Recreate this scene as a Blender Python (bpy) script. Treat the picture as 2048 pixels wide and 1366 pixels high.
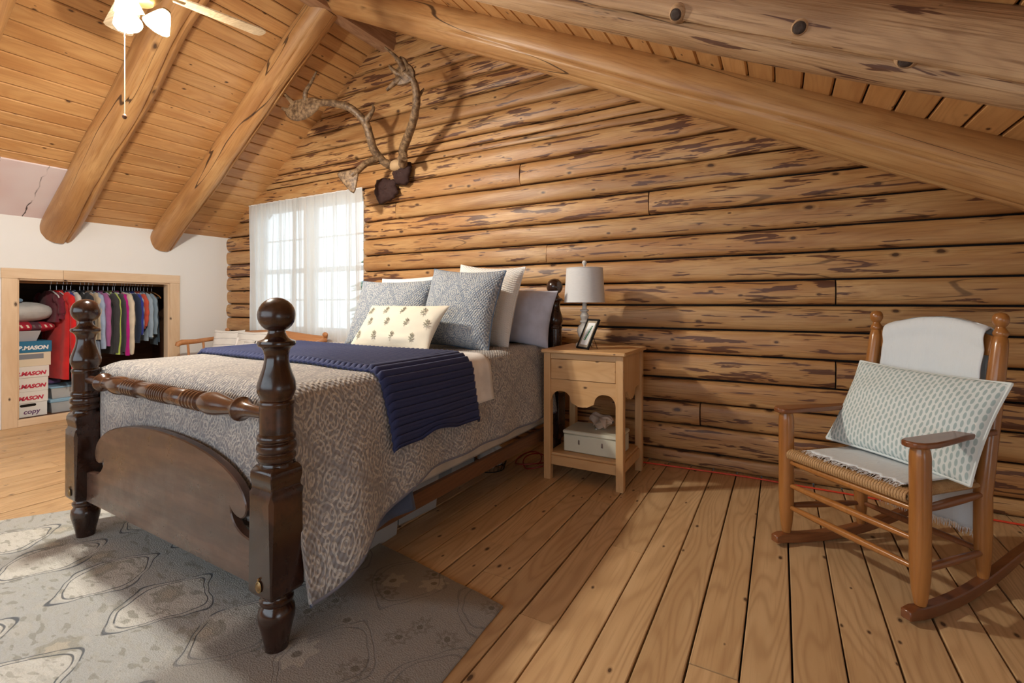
import bpy, math, random
from mathutils import Vector, Matrix, noise
random.seed(7)
R = math.radians
PI = math.pi
for o in list(bpy.data.objects):
    bpy.data.objects.remove(o)
scn = bpy.context.scene
C = scn.collection

# ------------------------------------------------------------------ camera
cam_d = bpy.data.cameras.new('camera')
cam = bpy.data.objects.new('camera', cam_d)
C.objects.link(cam)
cam_d.sensor_width = 36.0
cam_d.lens = 960.0 / 2048.0 * 36.0
cam_d.shift_y = -78.0 / 2048.0
cam_d.clip_start = 0.02
cam.location = (0.0, -3.62, 1.17)
cam.rotation_euler = (R(90), 0, R(29.26))
scn.camera = cam

# ------------------------------------------------------------------ world, light, exposure
w = bpy.data.worlds.new('overcast_sky')
scn.world = w
w.use_nodes = True
bg = w.node_tree.nodes['Background']
bg.inputs[0].default_value = (0.78, 0.90, 1.0, 1)
bg.inputs[1].default_value = 2.3
scn.view_settings.view_transform = 'Standard'
scn.view_settings.look = 'None'
scn.view_settings.gamma = 1.0
scn.view_settings.use_curve_mapping = False
scn.view_settings.exposure = 0.42
scn.cycles.adaptive_threshold = 0.05
scn.cycles.adaptive_min_samples = 16
scn.cycles.max_bounces = 6
scn.cycles.diffuse_bounces = 3
scn.cycles.glossy_bounces = 3
scn.cycles.transmission_bounces = 4
scn.cycles.transparent_max_bounces = 10


def portal(name, loc, rot, sx, sy):
    l = bpy.data.lights.new(name, 'AREA')
    l.shape = 'RECTANGLE'
    l.size, l.size_y = sx, sy
    l.cycles.is_portal = True
    o = bpy.data.objects.new(name, l)
    o.location = loc
    o.rotation_euler = rot
    C.objects.link(o)


portal('window_daylight', (-4.745, 0.20, 1.56), (R(-90), 0, 0), 1.9, 1.6)
portal('rear_window_fill', (-2.4, -6.02, 1.52), (R(90), 0, 0), 5.6, 1.85)  # unseen rear window, made wide to bring in more fill daylight
portal('side_fill_opening', (2.22, -4.3, 0.62), (R(90), 0, R(90)), 1.6, 0.9)  # unseen opening in the right wall, added for fill daylight

# ------------------------------------------------------------------ mesh helpers
class MB:
    def __init__(s):
        s.v, s.f, s.uv = [], [], {}

    def add(s, vs, fs):
        b = len(s.v)
        s.v += [tuple(p) for p in vs]
        s.f += [tuple(i + b for i in q) for q in fs]
        return b

    def box(s, x0, x1, y0, y1, z0, z1, bev=0.0, M=None):
        if bev <= 0:
            vs = [(x, y, z) for x in (x0, x1) for y in (y0, y1) for z in (z0, z1)]
            fs = [(0, 1, 3, 2), (4, 6, 7, 5), (0, 4, 5, 1), (2, 3, 7, 6), (0, 2, 6, 4), (1, 5, 7, 3)]
        else:
            vs, ix = [], {}
            X, Y, Z = (x0, x1), (y0, y1), (z0, z1)
            for i in (0, 1):
                for j in (0, 1):
                    for k in (0, 1):
                        sx, sy, sz = 1 - 2 * i, 1 - 2 * j, 1 - 2 * k
                        for a in range(3):
                            p = [X[i] + sx * bev, Y[j] + sy * bev, Z[k] + sz * bev]
                            p[a] = (X[i], Y[j], Z[k])[a]
                            ix[i, j, k, a] = len(vs)
                            vs.append(tuple(p))
            g = lambda i, j, k, a: ix[i, j, k, a]
            fs = []
            for i in (0, 1):
                q = [g(i, 0, 0, 0), g(i, 1, 0, 0), g(i, 1, 1, 0), g(i, 0, 1, 0)]
                fs.append(q if i else q[::-1])
                q = [g(0, i, 0, 1), g(0, i, 1, 1), g(1, i, 1, 1), g(1, i, 0, 1)]
                fs.append(q if i else q[::-1])
                q = [g(0, 0, i, 2), g(1, 0, i, 2), g(1, 1, i, 2), g(0, 1, i, 2)]
                fs.append(q if i else q[::-1])
            for a in (0, 1):
                for b in (0, 1):
                    q = [g(a, b, 0, 0), g(a, b, 1, 0), g(a, b, 1, 1), g(a, b, 0, 1)]
                    fs.append(q[::-1] if a == b else q)
                    q = [g(a, 0, b, 0), g(a, 1, b, 0), g(a, 1, b, 2), g(a, 0, b, 2)]
                    fs.append(q if a == b else q[::-1])
                    q = [g(0, a, b, 1), g(1, a, b, 1), g(1, a, b, 2), g(0, a, b, 2)]
                    fs.append(q[::-1] if a == b else q)
            for i in (0, 1):
                for j in (0, 1):
                    for k in (0, 1):
                        q = [g(i, j, k, 0), g(i, j, k, 1), g(i, j, k, 2)]
                        fs.append(q if (i + j + k) % 2 else q[::-1])
        if M is not None:
            vs = [tuple(M @ Vector(p)) for p in vs]
        s.add(vs, fs)
        return s

    def tube(s, pts, rad, n=10, cap=True, flat=1.0, up=None):
        pts = [Vector(p) for p in pts]
        if not hasattr(rad, '__len__'):
            rad = [rad] * len(pts)
        m = len(pts)
        T = []
        for i in range(m):
            a, b = pts[max(0, i - 1)], pts[min(m - 1, i + 1)]
            T.append((b - a).normalized())
        u = Vector(up) if up else (Vector((0, 0, 1)) if abs(T[0].z) < 0.9 else Vector((1, 0, 0)))
        N = (u - T[0] * u.dot(T[0])).normalized()
        vs = []
        for i in range(m):
            N = (N - T[i] * N.dot(T[i])).normalized()
            B = T[i].cross(N)
            for k in range(n):
                t = 2 * PI * k / n
                vs.append(pts[i] + (N * math.cos(t) + B * math.sin(t) * flat) * rad[i])
        fs = []
        for i in range(m - 1):
            for k in range(n):
                k2 = (k + 1) % n
                fs.append((i * n + k, i * n + k2, (i + 1) * n + k2, (i + 1) * n + k))
        if cap:
            fs.append(tuple(range(n))[::-1])
            fs.append(tuple(range((m - 1) * n, m * n)))
        s.add(vs, fs)
        return s

    def lathe(s, prof, n=24, o=(0, 0, 0), M=None):
        vs = []
        for r, z in prof:
            for k in range(n):
                t = 2 * PI * k / n
                p = Vector((r * math.cos(t), r * math.sin(t), z))
                if M is not None:
                    p = M @ p
                vs.append((p.x + o[0], p.y + o[1], p.z + o[2]))
        fs = []
        m = len(prof)
        for i in range(m - 1):
            for k in range(n):
                k2 = (k + 1) % n
                fs.append((i * n + k, i * n + k2, (i + 1) * n + k2, (i + 1) * n + k))
        if prof[0][0] > 1e-5:
            fs.append(tuple(range(n))[::-1])
        if prof[-1][0] > 1e-5:
            fs.append(tuple(range((m - 1) * n, m * n)))
        s.add(vs, fs)
        return s

    def prism(s, out, fn, t0, t1):
        n = len(out)
        vs = [fn(a, b, t0) for a, b in out] + [fn(a, b, t1) for a, b in out]
        fs = [tuple(range(n))[::-1], tuple(range(n, 2 * n))]
        fs += [(i, (i + 1) % n, n + (i + 1) % n, n + i) for i in range(n)]
        s.add(vs, fs)
        return s

    def grid(s, fn, us, vs_, uvfn=None, flip=False):
        nu, nv = len(us), len(vs_)
        b = len(s.v)
        for a in us:
            for c in vs_:
                s.v.append(tuple(fn(a, c)))
                s.uv[len(s.v) - 1] = uvfn(a, c) if uvfn else (a, c)
        for i in range(nu - 1):
            for j in range(nv - 1):
                q = (b + i * nv + j, b + (i + 1) * nv + j, b + (i + 1) * nv + j + 1, b + i * nv + j + 1)
                s.f.append(q[::-1] if flip else q)
        return s

    def sphere(s, c, r, n=16, m=10, sc=(1, 1, 1)):
        vs = []
        for i in range(m + 1):
            ph = PI * i / m
            for k in range(n):
                t = 2 * PI * k / n
                vs.append((c[0] + r * sc[0] * math.sin(ph) * math.cos(t), c[1] + r * sc[1] * math.sin(ph) * math.sin(t), c[2] - r * sc[2] * math.cos(ph)))
        fs = []
        for i in range(m):
            for k in range(n):
                k2 = (k + 1) % n
                fs.append((i * n + k, i * n + k2, (i + 1) * n + k2, (i + 1) * n + k))
        s.add(vs, fs)
        return s

    def mesh(s, name, mat, smooth=40):
        me = bpy.data.meshes.new(name)
        me.from_pydata(s.v, [], s.f)
        if s.uv:
            ul = me.uv_layers.new(name='UVMap')
            for lp in me.loops:
                ul.data[lp.index].uv = s.uv.get(lp.vertex_index, (0, 0))
        me.materials.append(mat)
        if smooth:
            me.polygons.foreach_set('use_smooth', [True] * len(me.polygons))
            me.set_sharp_from_angle(angle=R(smooth))
        me.update()
        return me

    def build(s, name, mat, parent=None, smooth=40, loc=None, rot=None):
        o = bpy.data.objects.new(name, s.mesh(name, mat, smooth))
        C.objects.link(o)
        if parent:
            o.parent = parent
        if loc:
            o.location = loc
        if rot:
            o.rotation_euler = rot
        return o


def tag(o, label=None, cat=None, group=None, kind=None):
    if label: o['label'] = label
    if cat: o['category'] = cat
    if group: o['group'] = group
    if kind: o['kind'] = kind
    return o


def thing(name, label, cat, loc=(0, 0, 0), rot=(0, 0, 0), group=None):
    o = bpy.data.objects.new(name, None)
    o.empty_display_size = 0.05
    o.location = loc
    o.rotation_euler = rot
    C.objects.link(o)
    return tag(o, label, cat, group)


def lin(a, b, n):
    return [a + (b - a) * i / (n - 1) for i in range(n)]


def sst(a, b, x):
    t = min(1, max(0, (x - a) / (b - a)))
    return t * t * (3 - 2 * t)


def fbm(p, oct=3):
    v, a, q = 0, 1, Vector(p)
    for _ in range(oct):
        v += a * noise.noise(q)
        q = q * 2.03 + Vector((3.1, 1.7, 9.2))
        a *= .5
    return v


# ------------------------------------------------------------------ material helpers
class NT:
    def __init__(s, name):
        s.m = bpy.data.materials.new(name)
        s.m.use_nodes = True
        s.t = s.m.node_tree
        s.b = s.t.nodes['Principled BSDF']
        s.out = s.t.nodes['Material Output']

    def n(s, typ, ins=None, **pr):
        nd = s.t.nodes.new(typ)
        for k, v in pr.items():
            setattr(nd, k, v)
        for k, v in (ins or {}).items():
            s.set(nd.inputs[k], v)
        return nd

    def set(s, sock, v):
        if hasattr(v, 'is_linked') or hasattr(v, 'links'):
            s.t.links.new(v, sock)
        elif isinstance(v, (tuple, list)) and len(v) == 3 and sock.type == 'RGBA':
            sock.default_value = (*v, 1)
        else:
            sock.default_value = v

    def ma(s, op, a, b=0.0, c=0.0, clamp=False):
        nd = s.n('ShaderNodeMath', {0: a, 1: b, 2: c}, operation=op)
        nd.use_clamp = clamp
        return nd.outputs[0]

    def rng(s, v, a, b, c=0.0, d=1.0, smooth=True):
        return s.n('ShaderNodeMapRange', {0: v, 1: a, 2: b, 3: c, 4: d}, interpolation_type='SMOOTHSTEP' if smooth else 'LINEAR').outputs[0]

    def mix(s, f, a, b, mode='MIX'):
        nd = s.n('ShaderNodeMix', data_type='RGBA', blend_type=mode)
        s.set(nd.inputs[0], f)
        s.set(nd.inputs[6], a)
        s.set(nd.inputs[7], b)
        return nd.outputs[2]

    def vmul(s, v, k):
        return s.n('ShaderNodeVectorMath', {0: v, 1: k}, operation='MULTIPLY').outputs[0]

    def vadd(s, v, k):
        return s.n('ShaderNodeVectorMath', {0: v, 1: k}, operation='ADD').outputs[0]

    def noise(s, v, sc=1.0, det=3.0, rough=.5, dist=0.0):
        return s.n('ShaderNodeTexNoise', {'Vector': v, 'Scale': sc, 'Detail': det, 'Roughness': rough, 'Distortion': dist}).outputs[0]

    def vor(s, v, sc=1.0, feature='F1', rnd=1.0, dim='3D'):
        return s.n('ShaderNodeTexVoronoi', {'Vector': v, 'Scale': sc, 'Randomness': rnd}, feature=feature, voronoi_dimensions=dim)

    def obj(s):
        return s.n('ShaderNodeTexCoord').outputs['Object']

    def uvc(s):
        return s.n('ShaderNodeTexCoord').outputs['UV']

    def sep(s, v):
        return s.n('ShaderNodeSeparateXYZ', {0: v}).outputs

    def rand(s):
        return s.n('ShaderNodeObjectInfo').outputs['Random']

    def bump(s, h, strength=.3, dist=.01):
        nd = s.n('ShaderNodeBump', {'Height': h, 'Strength': strength, 'Distance': dist})
        s.t.links.new(nd.outputs[0], s.b.inputs['Normal'])

    def done(s, col=None, rough=.5, **kw):
        if col is not None:
            s.set(s.b.inputs['Base Color'], col)
        s.set(s.b.inputs['Roughness'], rough)
        for k, v in kw.items():
            s.set(s.b.inputs[k.replace('_', ' ')], v)
        return s.m


def plain(name, col, rough=.5, bump=0.0, bs=60.0, **kw):
    t = NT(name)
    if bump:
        t.bump(t.noise(t.obj(), bs, 3), bump, .004)
    return t.done(col, rough, **kw)


def wood(name, dark, mid, light, axis=0, knots=.5, scars=0.0, rough=.5, var=.25, rings=.35, grain=.5, fine=1.0, coat=0.0, bump=.2, knotsize=1.0, patch=.6, across=None, cracks=0.0):
    t = NT(name)
    r = t.rand()
    off = t.n('ShaderNodeCombineXYZ', {0: t.ma('MULTIPLY', r, 31.7), 1: t.ma('MULTIPLY', r, 17.3), 2: t.ma('MULTIPLY', r, 53.9)}).outputs[0]
    p = t.vadd(t.obj(), off)

    def st(lo, hi):
        k = [hi, hi, hi]
        k[axis] = lo
        return t.vmul(p, tuple(k))
    low = t.noise(st(.5 * fine, 4.0 * fine), 1, 2, .5, .2)
    ring = t.ma('POWER', t.ma('ADD', t.ma('MULTIPLY', t.ma('SINE', t.ma('MULTIPLY', low, 150.0)), .5), .5), 2.5)
    gr = t.noise(st(3.0 * fine, 110.0 * fine), 1, 2.5, .65, .0)
    blotch = t.noise(st(1.2, 7.0), 1, 3, .6, .3)
    col = t.mix(t.ma('MULTIPLY', t.rng(blotch, .33, .67), 1.0), mid, light)
    col = t.mix(t.ma('MULTIPLY', t.rng(t.noise(st(.8, 5.0), 1.7, 2, .5), .5, .75), patch), col, dark)
    col = t.mix(t.ma('MULTIPLY', ring, rings), col, dark)
    col = t.mix(t.ma('MULTIPLY', t.rng(gr, .48, .75), grain), col, dark)
    if knots:
        wob = t.vmul(t.n('ShaderNodeTexNoise', {'Vector': p, 'Scale': 30.0, 'Detail': 0.0}).outputs[1], (.05, .05, .05))
        if across is None:
            v = t.vor(t.vadd(st(2.8 / knotsize, 6.5 / knotsize), wob), 1.0)
        else:
            sp_ = t.sep(st(3.4 / knotsize, 6.5 / knotsize))
            v = t.vor(t.vadd(t.n('ShaderNodeCombineXYZ', {0: sp_[axis], 1: sp_[across], 2: 0.0}).outputs[0], wob), 1.0, dim='2D')
        d = v.outputs['Distance']
        pick = t.rng(t.sep(v.outputs['Color'])[0], 1 - knots * .5, 1 - knots * .5 + .02)
        d = t.ma('DIVIDE', d, t.rng(t.sep(v.outputs['Color'])[1], 0, 1, .45, 1.25, smooth=False))
        halo = t.ma('MULTIPLY', t.rng(d, .30, .14), pick)
        col = t.mix(t.ma('MULTIPLY', halo, .35), col, light)
        k1 = t.ma('MULTIPLY', t.rng(d, .17, .08), pick)
        k2 = t.ma('MULTIPLY', t.rng(d, .095, .06), pick)
        col = t.mix(t.ma('MULTIPLY', k1, .6), col, tuple(c * .6 for c in dark))
        col = t.mix(t.ma('MULTIPLY', k2, .85), col, (.05, .022, .013))
    h = gr
    if scars:
        sc = t.noise(st(3.0, 34.0), 1, 3, .55, .45)
        area = t.noise(st(.9, 3.0), 1.0, 2)
        e = t.ma('ADD', sc, t.ma('ADD', t.ma('MULTIPLY', area, .34), t.ma('MULTIPLY', r, .10 * scars)))
        m = t.rng(e, .815, .835)
        col = t.mix(t.ma('MULTIPLY', t.rng(e, .79, .82), .4), col, dark)
        col = t.mix(t.ma('MULTIPLY', m, .86), col, (.085, .030, .019))
        bl = t.rng(t.noise(st(5.0, 70.0), 1, 2.5, .7), .57, .70)
        bl = t.ma('MULTIPLY', bl, t.rng(t.noise(st(.9, 3.2), 1.3, 2), .52, .66))
        col = t.mix(t.ma('MULTIPLY', bl, .55), col, (.09, .07, .06))
    if cracks:
        cn = t.noise(st(.35, 5.0), 1, 1.5, .5)
        cm = t.rng(t.ma('ABSOLUTE', t.ma('SUBTRACT', cn, .5)), .006, .002)
        cm = t.ma('MULTIPLY', cm, t.rng(t.noise(st(.6, 2.0), 1.0, 1), .46, .54))
        col = t.mix(t.ma('MULTIPLY', cm, cracks), col, (.04, .018, .01))
    val = t.rng(r, 0, 1, 1 - var, 1 + var * .6, smooth=False)
    hs = t.n('ShaderNodeHueSaturation', {'Value': val, 'Color': col})
    t.bump(h, bump, .005)
    kw = {}
    if coat:
        kw = {'Coat_Weight': coat, 'Coat_Roughness': .12}
    return t.done(hs.outputs[0], rough, **kw)


def cloth(name, col, rough=.95, weave=260.0, bump=.25, var=0.0):
    t = NT(name)
    p = t.obj()
    n1 = t.noise(p, weave, 2)
    n2 = t.noise(p, 9.0, 3)
    c2 = t.mix(t.rng(n2, .3, .7), tuple(c * .86 for c in col), tuple(min(1, c * 1.08) for c in col))
    t.bump(t.ma('ADD', n1, t.ma('MULTIPLY', n2, 2.0)), bump, .004)
    return t.done(c2, rough, Sheen_Weight=.15)


def gloss_dark(name, base, wear, rough=.22, axis=2):
    t = NT(name)
    p = t.obj()
    k = [22, 22, 22]
    k[axis] = 2.5
    g = t.noise(t.vmul(p, tuple(k)), 1, 4, .6)
    n2 = t.noise(p, 7, 4, .65)
    c = t.mix(t.rng(g, .35, .7), base, tuple(x * 1.9 for x in base))
    c = t.mix(t.ma('MULTIPLY', t.rng(n2, .56, .70), .8), c, wear)
    t.bump(g, .05, .003)
    return t.done(c, t.rng(n2, .3, .7, rough * .8, rough * 1.5), Coat_Weight=.35, Coat_Roughness=.12)


# ------------------------------------------------------------------ materials
M = {}
M['log'] = wood('peeled_log', (.29, .12, .038), (.46, .225, .078), (.60, .355, .15), 0, knots=.5, cracks=.6, scars=1.0, rough=.45, var=.13, bump=.35, rings=.22, grain=.6, knotsize=.75, across=2)
M['log_plain'] = wood('peeled_beam', (.30, .13, .042), (.47, .235, .085), (.58, .335, .14), 0, knots=1.3, cracks=.9, rough=.42, var=.08, bump=.25, rings=.2, grain=.6, patch=.8)
M['log_rough'] = wood('rough_beam', (.27, .145, .07), (.44, .26, .13), (.55, .36, .20), 0, knots=1.9, cracks=.9, scars=.2, rough=.6, var=.03, bump=.6, knotsize=1.7, rings=.25, grain=1.0, patch=.9)
M['ceil'] = wood('ceiling_pine', (.42, .19, .065), (.57, .295, .11), (.66, .375, .155), 1, knots=.28, rough=.36, var=.10, bump=.06, knotsize=.55, rings=.3, grain=.4, across=0)
M['floor'] = wood('floor_pine', (.38, .215, .10), (.58, .375, .19), (.67, .455, .245), 1, knots=.26, across=0, rough=.42, var=.10, bump=.08, knotsize=.5, rings=.42, grain=.35, patch=.25)
M['trimwood'] = wood('closet_frame_pine', (.60, .40, .24), (.70, .51, .33), (.76, .58, .40), 1, knots=.25, across=2, rough=.5, var=.05, bump=.06, rings=.2, grain=.2, knotsize=.6)
M['trimwood_v'] = wood('closet_frame_pine_upright', (.60, .40, .24), (.70, .51, .33), (.76, .58, .40), 2, knots=.25, across=1, rough=.5, var=.05, bump=.06, rings=.2, grain=.2, knotsize=.6)
M['pine_v'] = wood('nightstand_pine_upright', (.52, .28, .11), (.63, .37, .165), (.70, .44, .215), 2, knots=.35, across=1, rough=.42, var=.05, bump=.05, knotsize=.45, rings=.3, grain=.2, patch=.3)
M['pine_h'] = wood('nightstand_pine_level', (.52, .28, .11), (.64, .38, .17), (.72, .46, .23), 0, knots=.35, across=2, rough=.4, var=.05, bump=.05, knotsize=.45, rings=.3, grain=.2, patch=.3)
M['oak'] = wood('rocker_maple', (.24, .085, .02), (.36, .14, .034), (.43, .18, .046), 2, knots=0, rough=.28, var=.06, bump=.04, coat=.3, rings=.2, grain=.3)
M['oak_dark'] = wood('rocker_arm_wood', (.13, .04, .014), (.21, .07, .024), (.27, .10, .035), 1, knots=0, rough=.3, var=.05, bump=.04, coat=.3, rings=.2, grain=.4)
M['settee'] = wood('settee_maple', (.35, .13, .045), (.47, .20, .07), (.53, .25, .10), 0, knots=0, rough=.35, var=.05, bump=.04, coat=.2, rings=.2)
M['darkwood'] = gloss_dark('bed_mahogany', (.022, .008, .0045), (.075, .026, .010))
M['darkrail'] = gloss_dark('bed_mahogany_worn', (.05, .02, .010), (.30, .13, .035), rough=.2, axis=0)
M['panelwood'] = gloss_dark('bed_panel_wood', (.070, .037, .025), (.125, .068, .042), rough=.3, axis=0)
M['siderail'] = wood('bed_side_rail', (.08, .032, .014), (.125, .052, .022), (.16, .07, .03), 1, knots=0, rough=.5)
M['white_wall'] = plain('white_plaster', (.80, .80, .79), .85, .05, 30)
M['dark_gap'] = plain('chinking_gap', (.012, .009, .008), .9)
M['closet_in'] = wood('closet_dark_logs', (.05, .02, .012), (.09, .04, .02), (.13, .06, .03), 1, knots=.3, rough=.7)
M['white_paint'] = plain('white_paint', (.78, .79, .80), .45)
M['brass'] = plain('aged_brass', (.30, .20, .09), .35, Metallic=.9)
M['black_metal'] = plain('black_metal', (.015, .015, .015), .4, Metallic=.6)
M['cream_metal'] = plain('cream_enamel', (.68, .68, .56), .35, .04, 400)
M['steel'] = plain('steel', (.55, .55, .55), .3, Metallic=1.0)
M['orange_cord'] = plain('orange_cord', (.75, .06, .02), .45)
M['lamp_base'] = plain('whitewashed_lamp_base', (.66, .63, .58), .7, .25, 90)
M['paper'] = plain('white_paper', (.85, .87, .87), .7)
M['leaf_print'] = plain('green_leaf_print', (.03, .22, .09), .8)
M['bone'] = plain('skull_bone', (.50, .33, .17), .7, .3, 90)
M['hide'] = plain('dark_hide', (.035, .012, .009), .85, .8, 60)
M['rush'] = wood('rush_cord', (.30, .15, .055), (.44, .25, .10), (.55, .34, .16), 0, knots=0, rough=.6, var=.1, fine=3)
M['bin'] = plain('clear_plastic', (.80, .82, .83), .25, Transmission_Weight=.55, IOR=1.25)
M['bin_lid'] = plain('blue_plastic_lid', (.35, .60, .80), .3, Transmission_Weight=.25)
M['box_white'] = plain('white_cardboard', (.80, .79, .76), .8)
M['box_cream'] = plain('cream_cardboard', (.78, .70, .54), .8)
M['box_blue'] = plain('blue_cardboard', (.02, .17, .33), .7)
M['ink_red'] = plain('red_ink', (.55, .02, .06), .7)
M['ink_white'] = plain('white_ink', (.9, .9, .9), .7)
M['ink_purple'] = plain('purple_ink', (.12, .03, .14), .7)
M['ink_grey'] = plain('grey_ink', (.22, .24, .28), .7)
M['hanger_white'] = plain('white_hanger', (.75, .75, .75), .4)
M['hanger_wood'] = plain('wooden_hanger', (.38, .17, .06), .4)
M['white_cotton'] = cloth('white_cotton', (.82, .81, .80))
M['lavender'] = cloth('lavender_cotton', (.50, .51, .60))
M['box_spring'] = cloth('box_spring_ticking', (.62, .54, .44))
M['denim_sheet'] = cloth('slate_blue_sheet', (.06, .085, .15))
M['grey_fleece'] = cloth('grey_fleece', (.52, .53, .53), weave=90)

t = NT('antler_bone')
p_ = t.obj()
a_ = t.noise(t.vmul(p_, (30, 30, 30)), 1, 4, .65)
t.bump(a_, .5, .006)
M['antler'] = t.done(t.mix(t.rng(a_, .35, .68), (.09, .05, .025), (.30, .19, .10)), .5)

t = NT('skylight_panel_board')
p_ = t.obj()
s_ = t.sep(p_)
ns = t.noise(p_, 5, 4)
crack = t.rng(t.ma('ABSOLUTE', t.ma('SUBTRACT', t.ma('ADD', t.ma('FRACT', t.ma('MULTIPLY', s_[1], 3.3)), t.ma('MULTIPLY', ns, .35)), .62)), .022, .006)
crack = t.ma('MULTIPLY', crack, t.rng(t.noise(p_, 2.5, 2), .36, .48))
pc = t.mix(t.rng(t.noise(p_, 2.0, 2), .35, .65), (.78, .69, .71), (.74, .60, .61))
M['panel'] = t.done(t.mix(crack, pc, (.05, .03, .03)), .5)
t = NT('mottled_gap_foam')
M['gap_foam'] = t.done(t.mix(t.rng(t.noise(t.obj(), 24, 3, .7), .47, .55), (.02, .018, .015), (.45, .42, .33)), .9)

# quilt: grey-blue ground, cream scrolls, basket-stitch relief
def quilt_mat(name, ground, figure, lattice=True, sc=1.0, plain_top=False):
    t = NT(name)
    u = t.uvc()
    s = t.sep(u)
    dist = t.vadd(u, t.vmul(t.n('ShaderNodeTexNoise', {'Vector': u, 'Scale': 6.0 * sc, 'Detail': 1.0}).outputs[1], (.02, .02, 0)))
    v1 = t.vor(dist, 11.0 * sc, dim='2D')
    d1 = v1.outputs['Distance']
    rings = t.ma('SINE', t.ma('ADD', t.ma('MULTIPLY', d1, 30.0), t.ma('MULTIPLY', t.noise(dist, 30 * sc, 2), 7.0)))
    v2 = t.vor(dist, 42.0 * sc, dim='2D')
    d2 = v2.outputs['Distance']
    dots = t.rng(t.ma('ABSOLUTE', t.ma('SUBTRACT', d2, .30)), .13, .06)
    fig = t.ma('MAXIMUM', t.rng(rings, .35, .75), t.ma('MULTIPLY', dots, .8))
    if lattice:
        k = 3.2 * sc
        la = t.ma('ABSOLUTE', t.ma('SUBTRACT', t.ma('FRACT', t.ma('ADD', t.ma('MULTIPLY', s[0], k), t.ma('MULTIPLY', s[1], k * .7))), .5))
        lb = t.ma('ABSOLUTE', t.ma('SUBTRACT', t.ma('FRACT', t.ma('SUBTRACT', t.ma('MULTIPLY', s[0], k), t.ma('MULTIPLY', s[1], k * .7))), .5))
        lat = t.rng(t.ma('MINIMUM', la, lb), .02, .07, .45, 1.0)
        fig = t.ma('MULTIPLY', fig, lat)
    q = t.ma('MULTIPLY', t.ma('SINE', t.ma('MULTIPLY', s[0], 2 * PI / .017)), t.ma('SINE', t.ma('MULTIPLY', s[1], 2 * PI / .026)))
    fig = t.ma('MULTIPLY', fig, t.rng(t.ma('ADD', q, t.ma('MULTIPLY', t.noise(u, 90, 2), 1.0)), -.4, .5, .45, 1.0))
    t.bump(t.ma('ADD', q, t.ma('MULTIPLY', fig, .6)), .55, .004)
    return t.done(t.mix(fig, ground, figure), .95, Sheen_Weight=.2)


M['quilt'] = quilt_mat('scroll_quilt', (.255, .245, .25), (.53, .495, .45))
M['sham'] = quilt_mat('scroll_sham', (.21, .25, .31), (.53, .54, .53), sc=1.25)
t = NT('waffle_white')
s = t.sep(t.uvc())
q = t.ma('MULTIPLY', t.ma('SINE', t.ma('MULTIPLY', s[0], 2 * PI / .03)), t.ma('SINE', t.ma('MULTIPLY', s[1], 2 * PI / .014)))
t.bump(q, .6, .004)
M['euro'] = t.done((.80, .78, .75), .95)
t = NT('navy_velvet')
u = t.uvc()
nn = t.noise(t.vmul(u, (60, 400, 1)), 1, 2)
t.bump(nn, .25, .003)
M['navy'] = t.done(t.mix(nn, (.014, .022, .085), (.028, .042, .14)), .8, Sheen_Weight=.15, Sheen_Roughness=.4)
t = NT('quilt_binding')
M['binding'] = t.done((.17, .17, .21), .9)
t = NT('linen_lumbar')
u = t.uvc()
nn = t.noise(t.vmul(u, (300, 300, 1)), 1, 2)
t.bump(nn, .2, .003)
M['lumbar'] = t.done(t.mix(nn, (.66, .60, .48), (.76, .71, .60)), .95)
M['sprig'] = plain('sage_embroidery', (.27, .26, .19), .9)
# mint waffle pillow
t = NT('mint_waffle')
s = t.sep(t.uvc())
row = t.ma('FLOOR', t.ma('MULTIPLY', s[0], 1 / .0175))
zz = t.ma('ADD', t.ma('MULTIPLY', s[1], 1 / .034), t.ma('MULTIPLY', row, .5))
cu = t.ma('ABSOLUTE', t.ma('SUBTRACT', t.ma('FRACT', t.ma('MULTIPLY', s[0], 1 / .0175)), .5))
cv = t.ma('ABSOLUTE', t.ma('SUBTRACT', t.ma('FRACT', zz), .5))
cell = t.ma('ADD', t.ma('MULTIPLY', t.ma('MULTIPLY', cu, cu), 1.7), t.ma('MULTIPLY', t.ma('MULTIPLY', cv, cv), .75))
hole = t.rng(cell, .19, .09)
t.bump(hole, -.8, .006)
M['waffle'] = t.done(t.mix(hole, (.74, .80, .79), (.40, .51, .51)), .95)
# muslin
t = NT('white_muslin')
u = t.uvc()
cr = t.noise(t.vmul(u, (60, 9, 1)), 1, 4, .6, .6)
t.bump(cr, .45, .008)
M['muslin'] = t.done((.74, .79, .82), .95)
# tufted white cushion
t = NT('tufted_ivory')
s = t.sep(t.uvc())
st_ = t.rng(t.ma('ABSOLUTE', t.ma('SUBTRACT', t.ma('FRACT', t.ma('ADD', t.ma('MULTIPLY', s[1], 13.0), t.ma('MULTIPLY', t.noise(t.uvc(), 7, 2), .5))), .5)), .05, .02)
t.bump(t.noise(t.uvc(), 140, 3), .6, .006)
M['tuft'] = t.done(t.mix(t.ma('MULTIPLY', st_, .8), (.80, .78, .74), (.33, .31, .30)), .95)
# lamp shade linen
t = NT('linen_shade')
nn = t.noise(t.vmul(t.obj(), (40, 40, 400)), 1, 2)
t.bump(nn, .15, .003)
M['shade'] = t.done(t.mix(nn, (.62, .62, .62), (.76, .75, .74)), .9, Subsurface_Weight=0.0)
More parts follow.
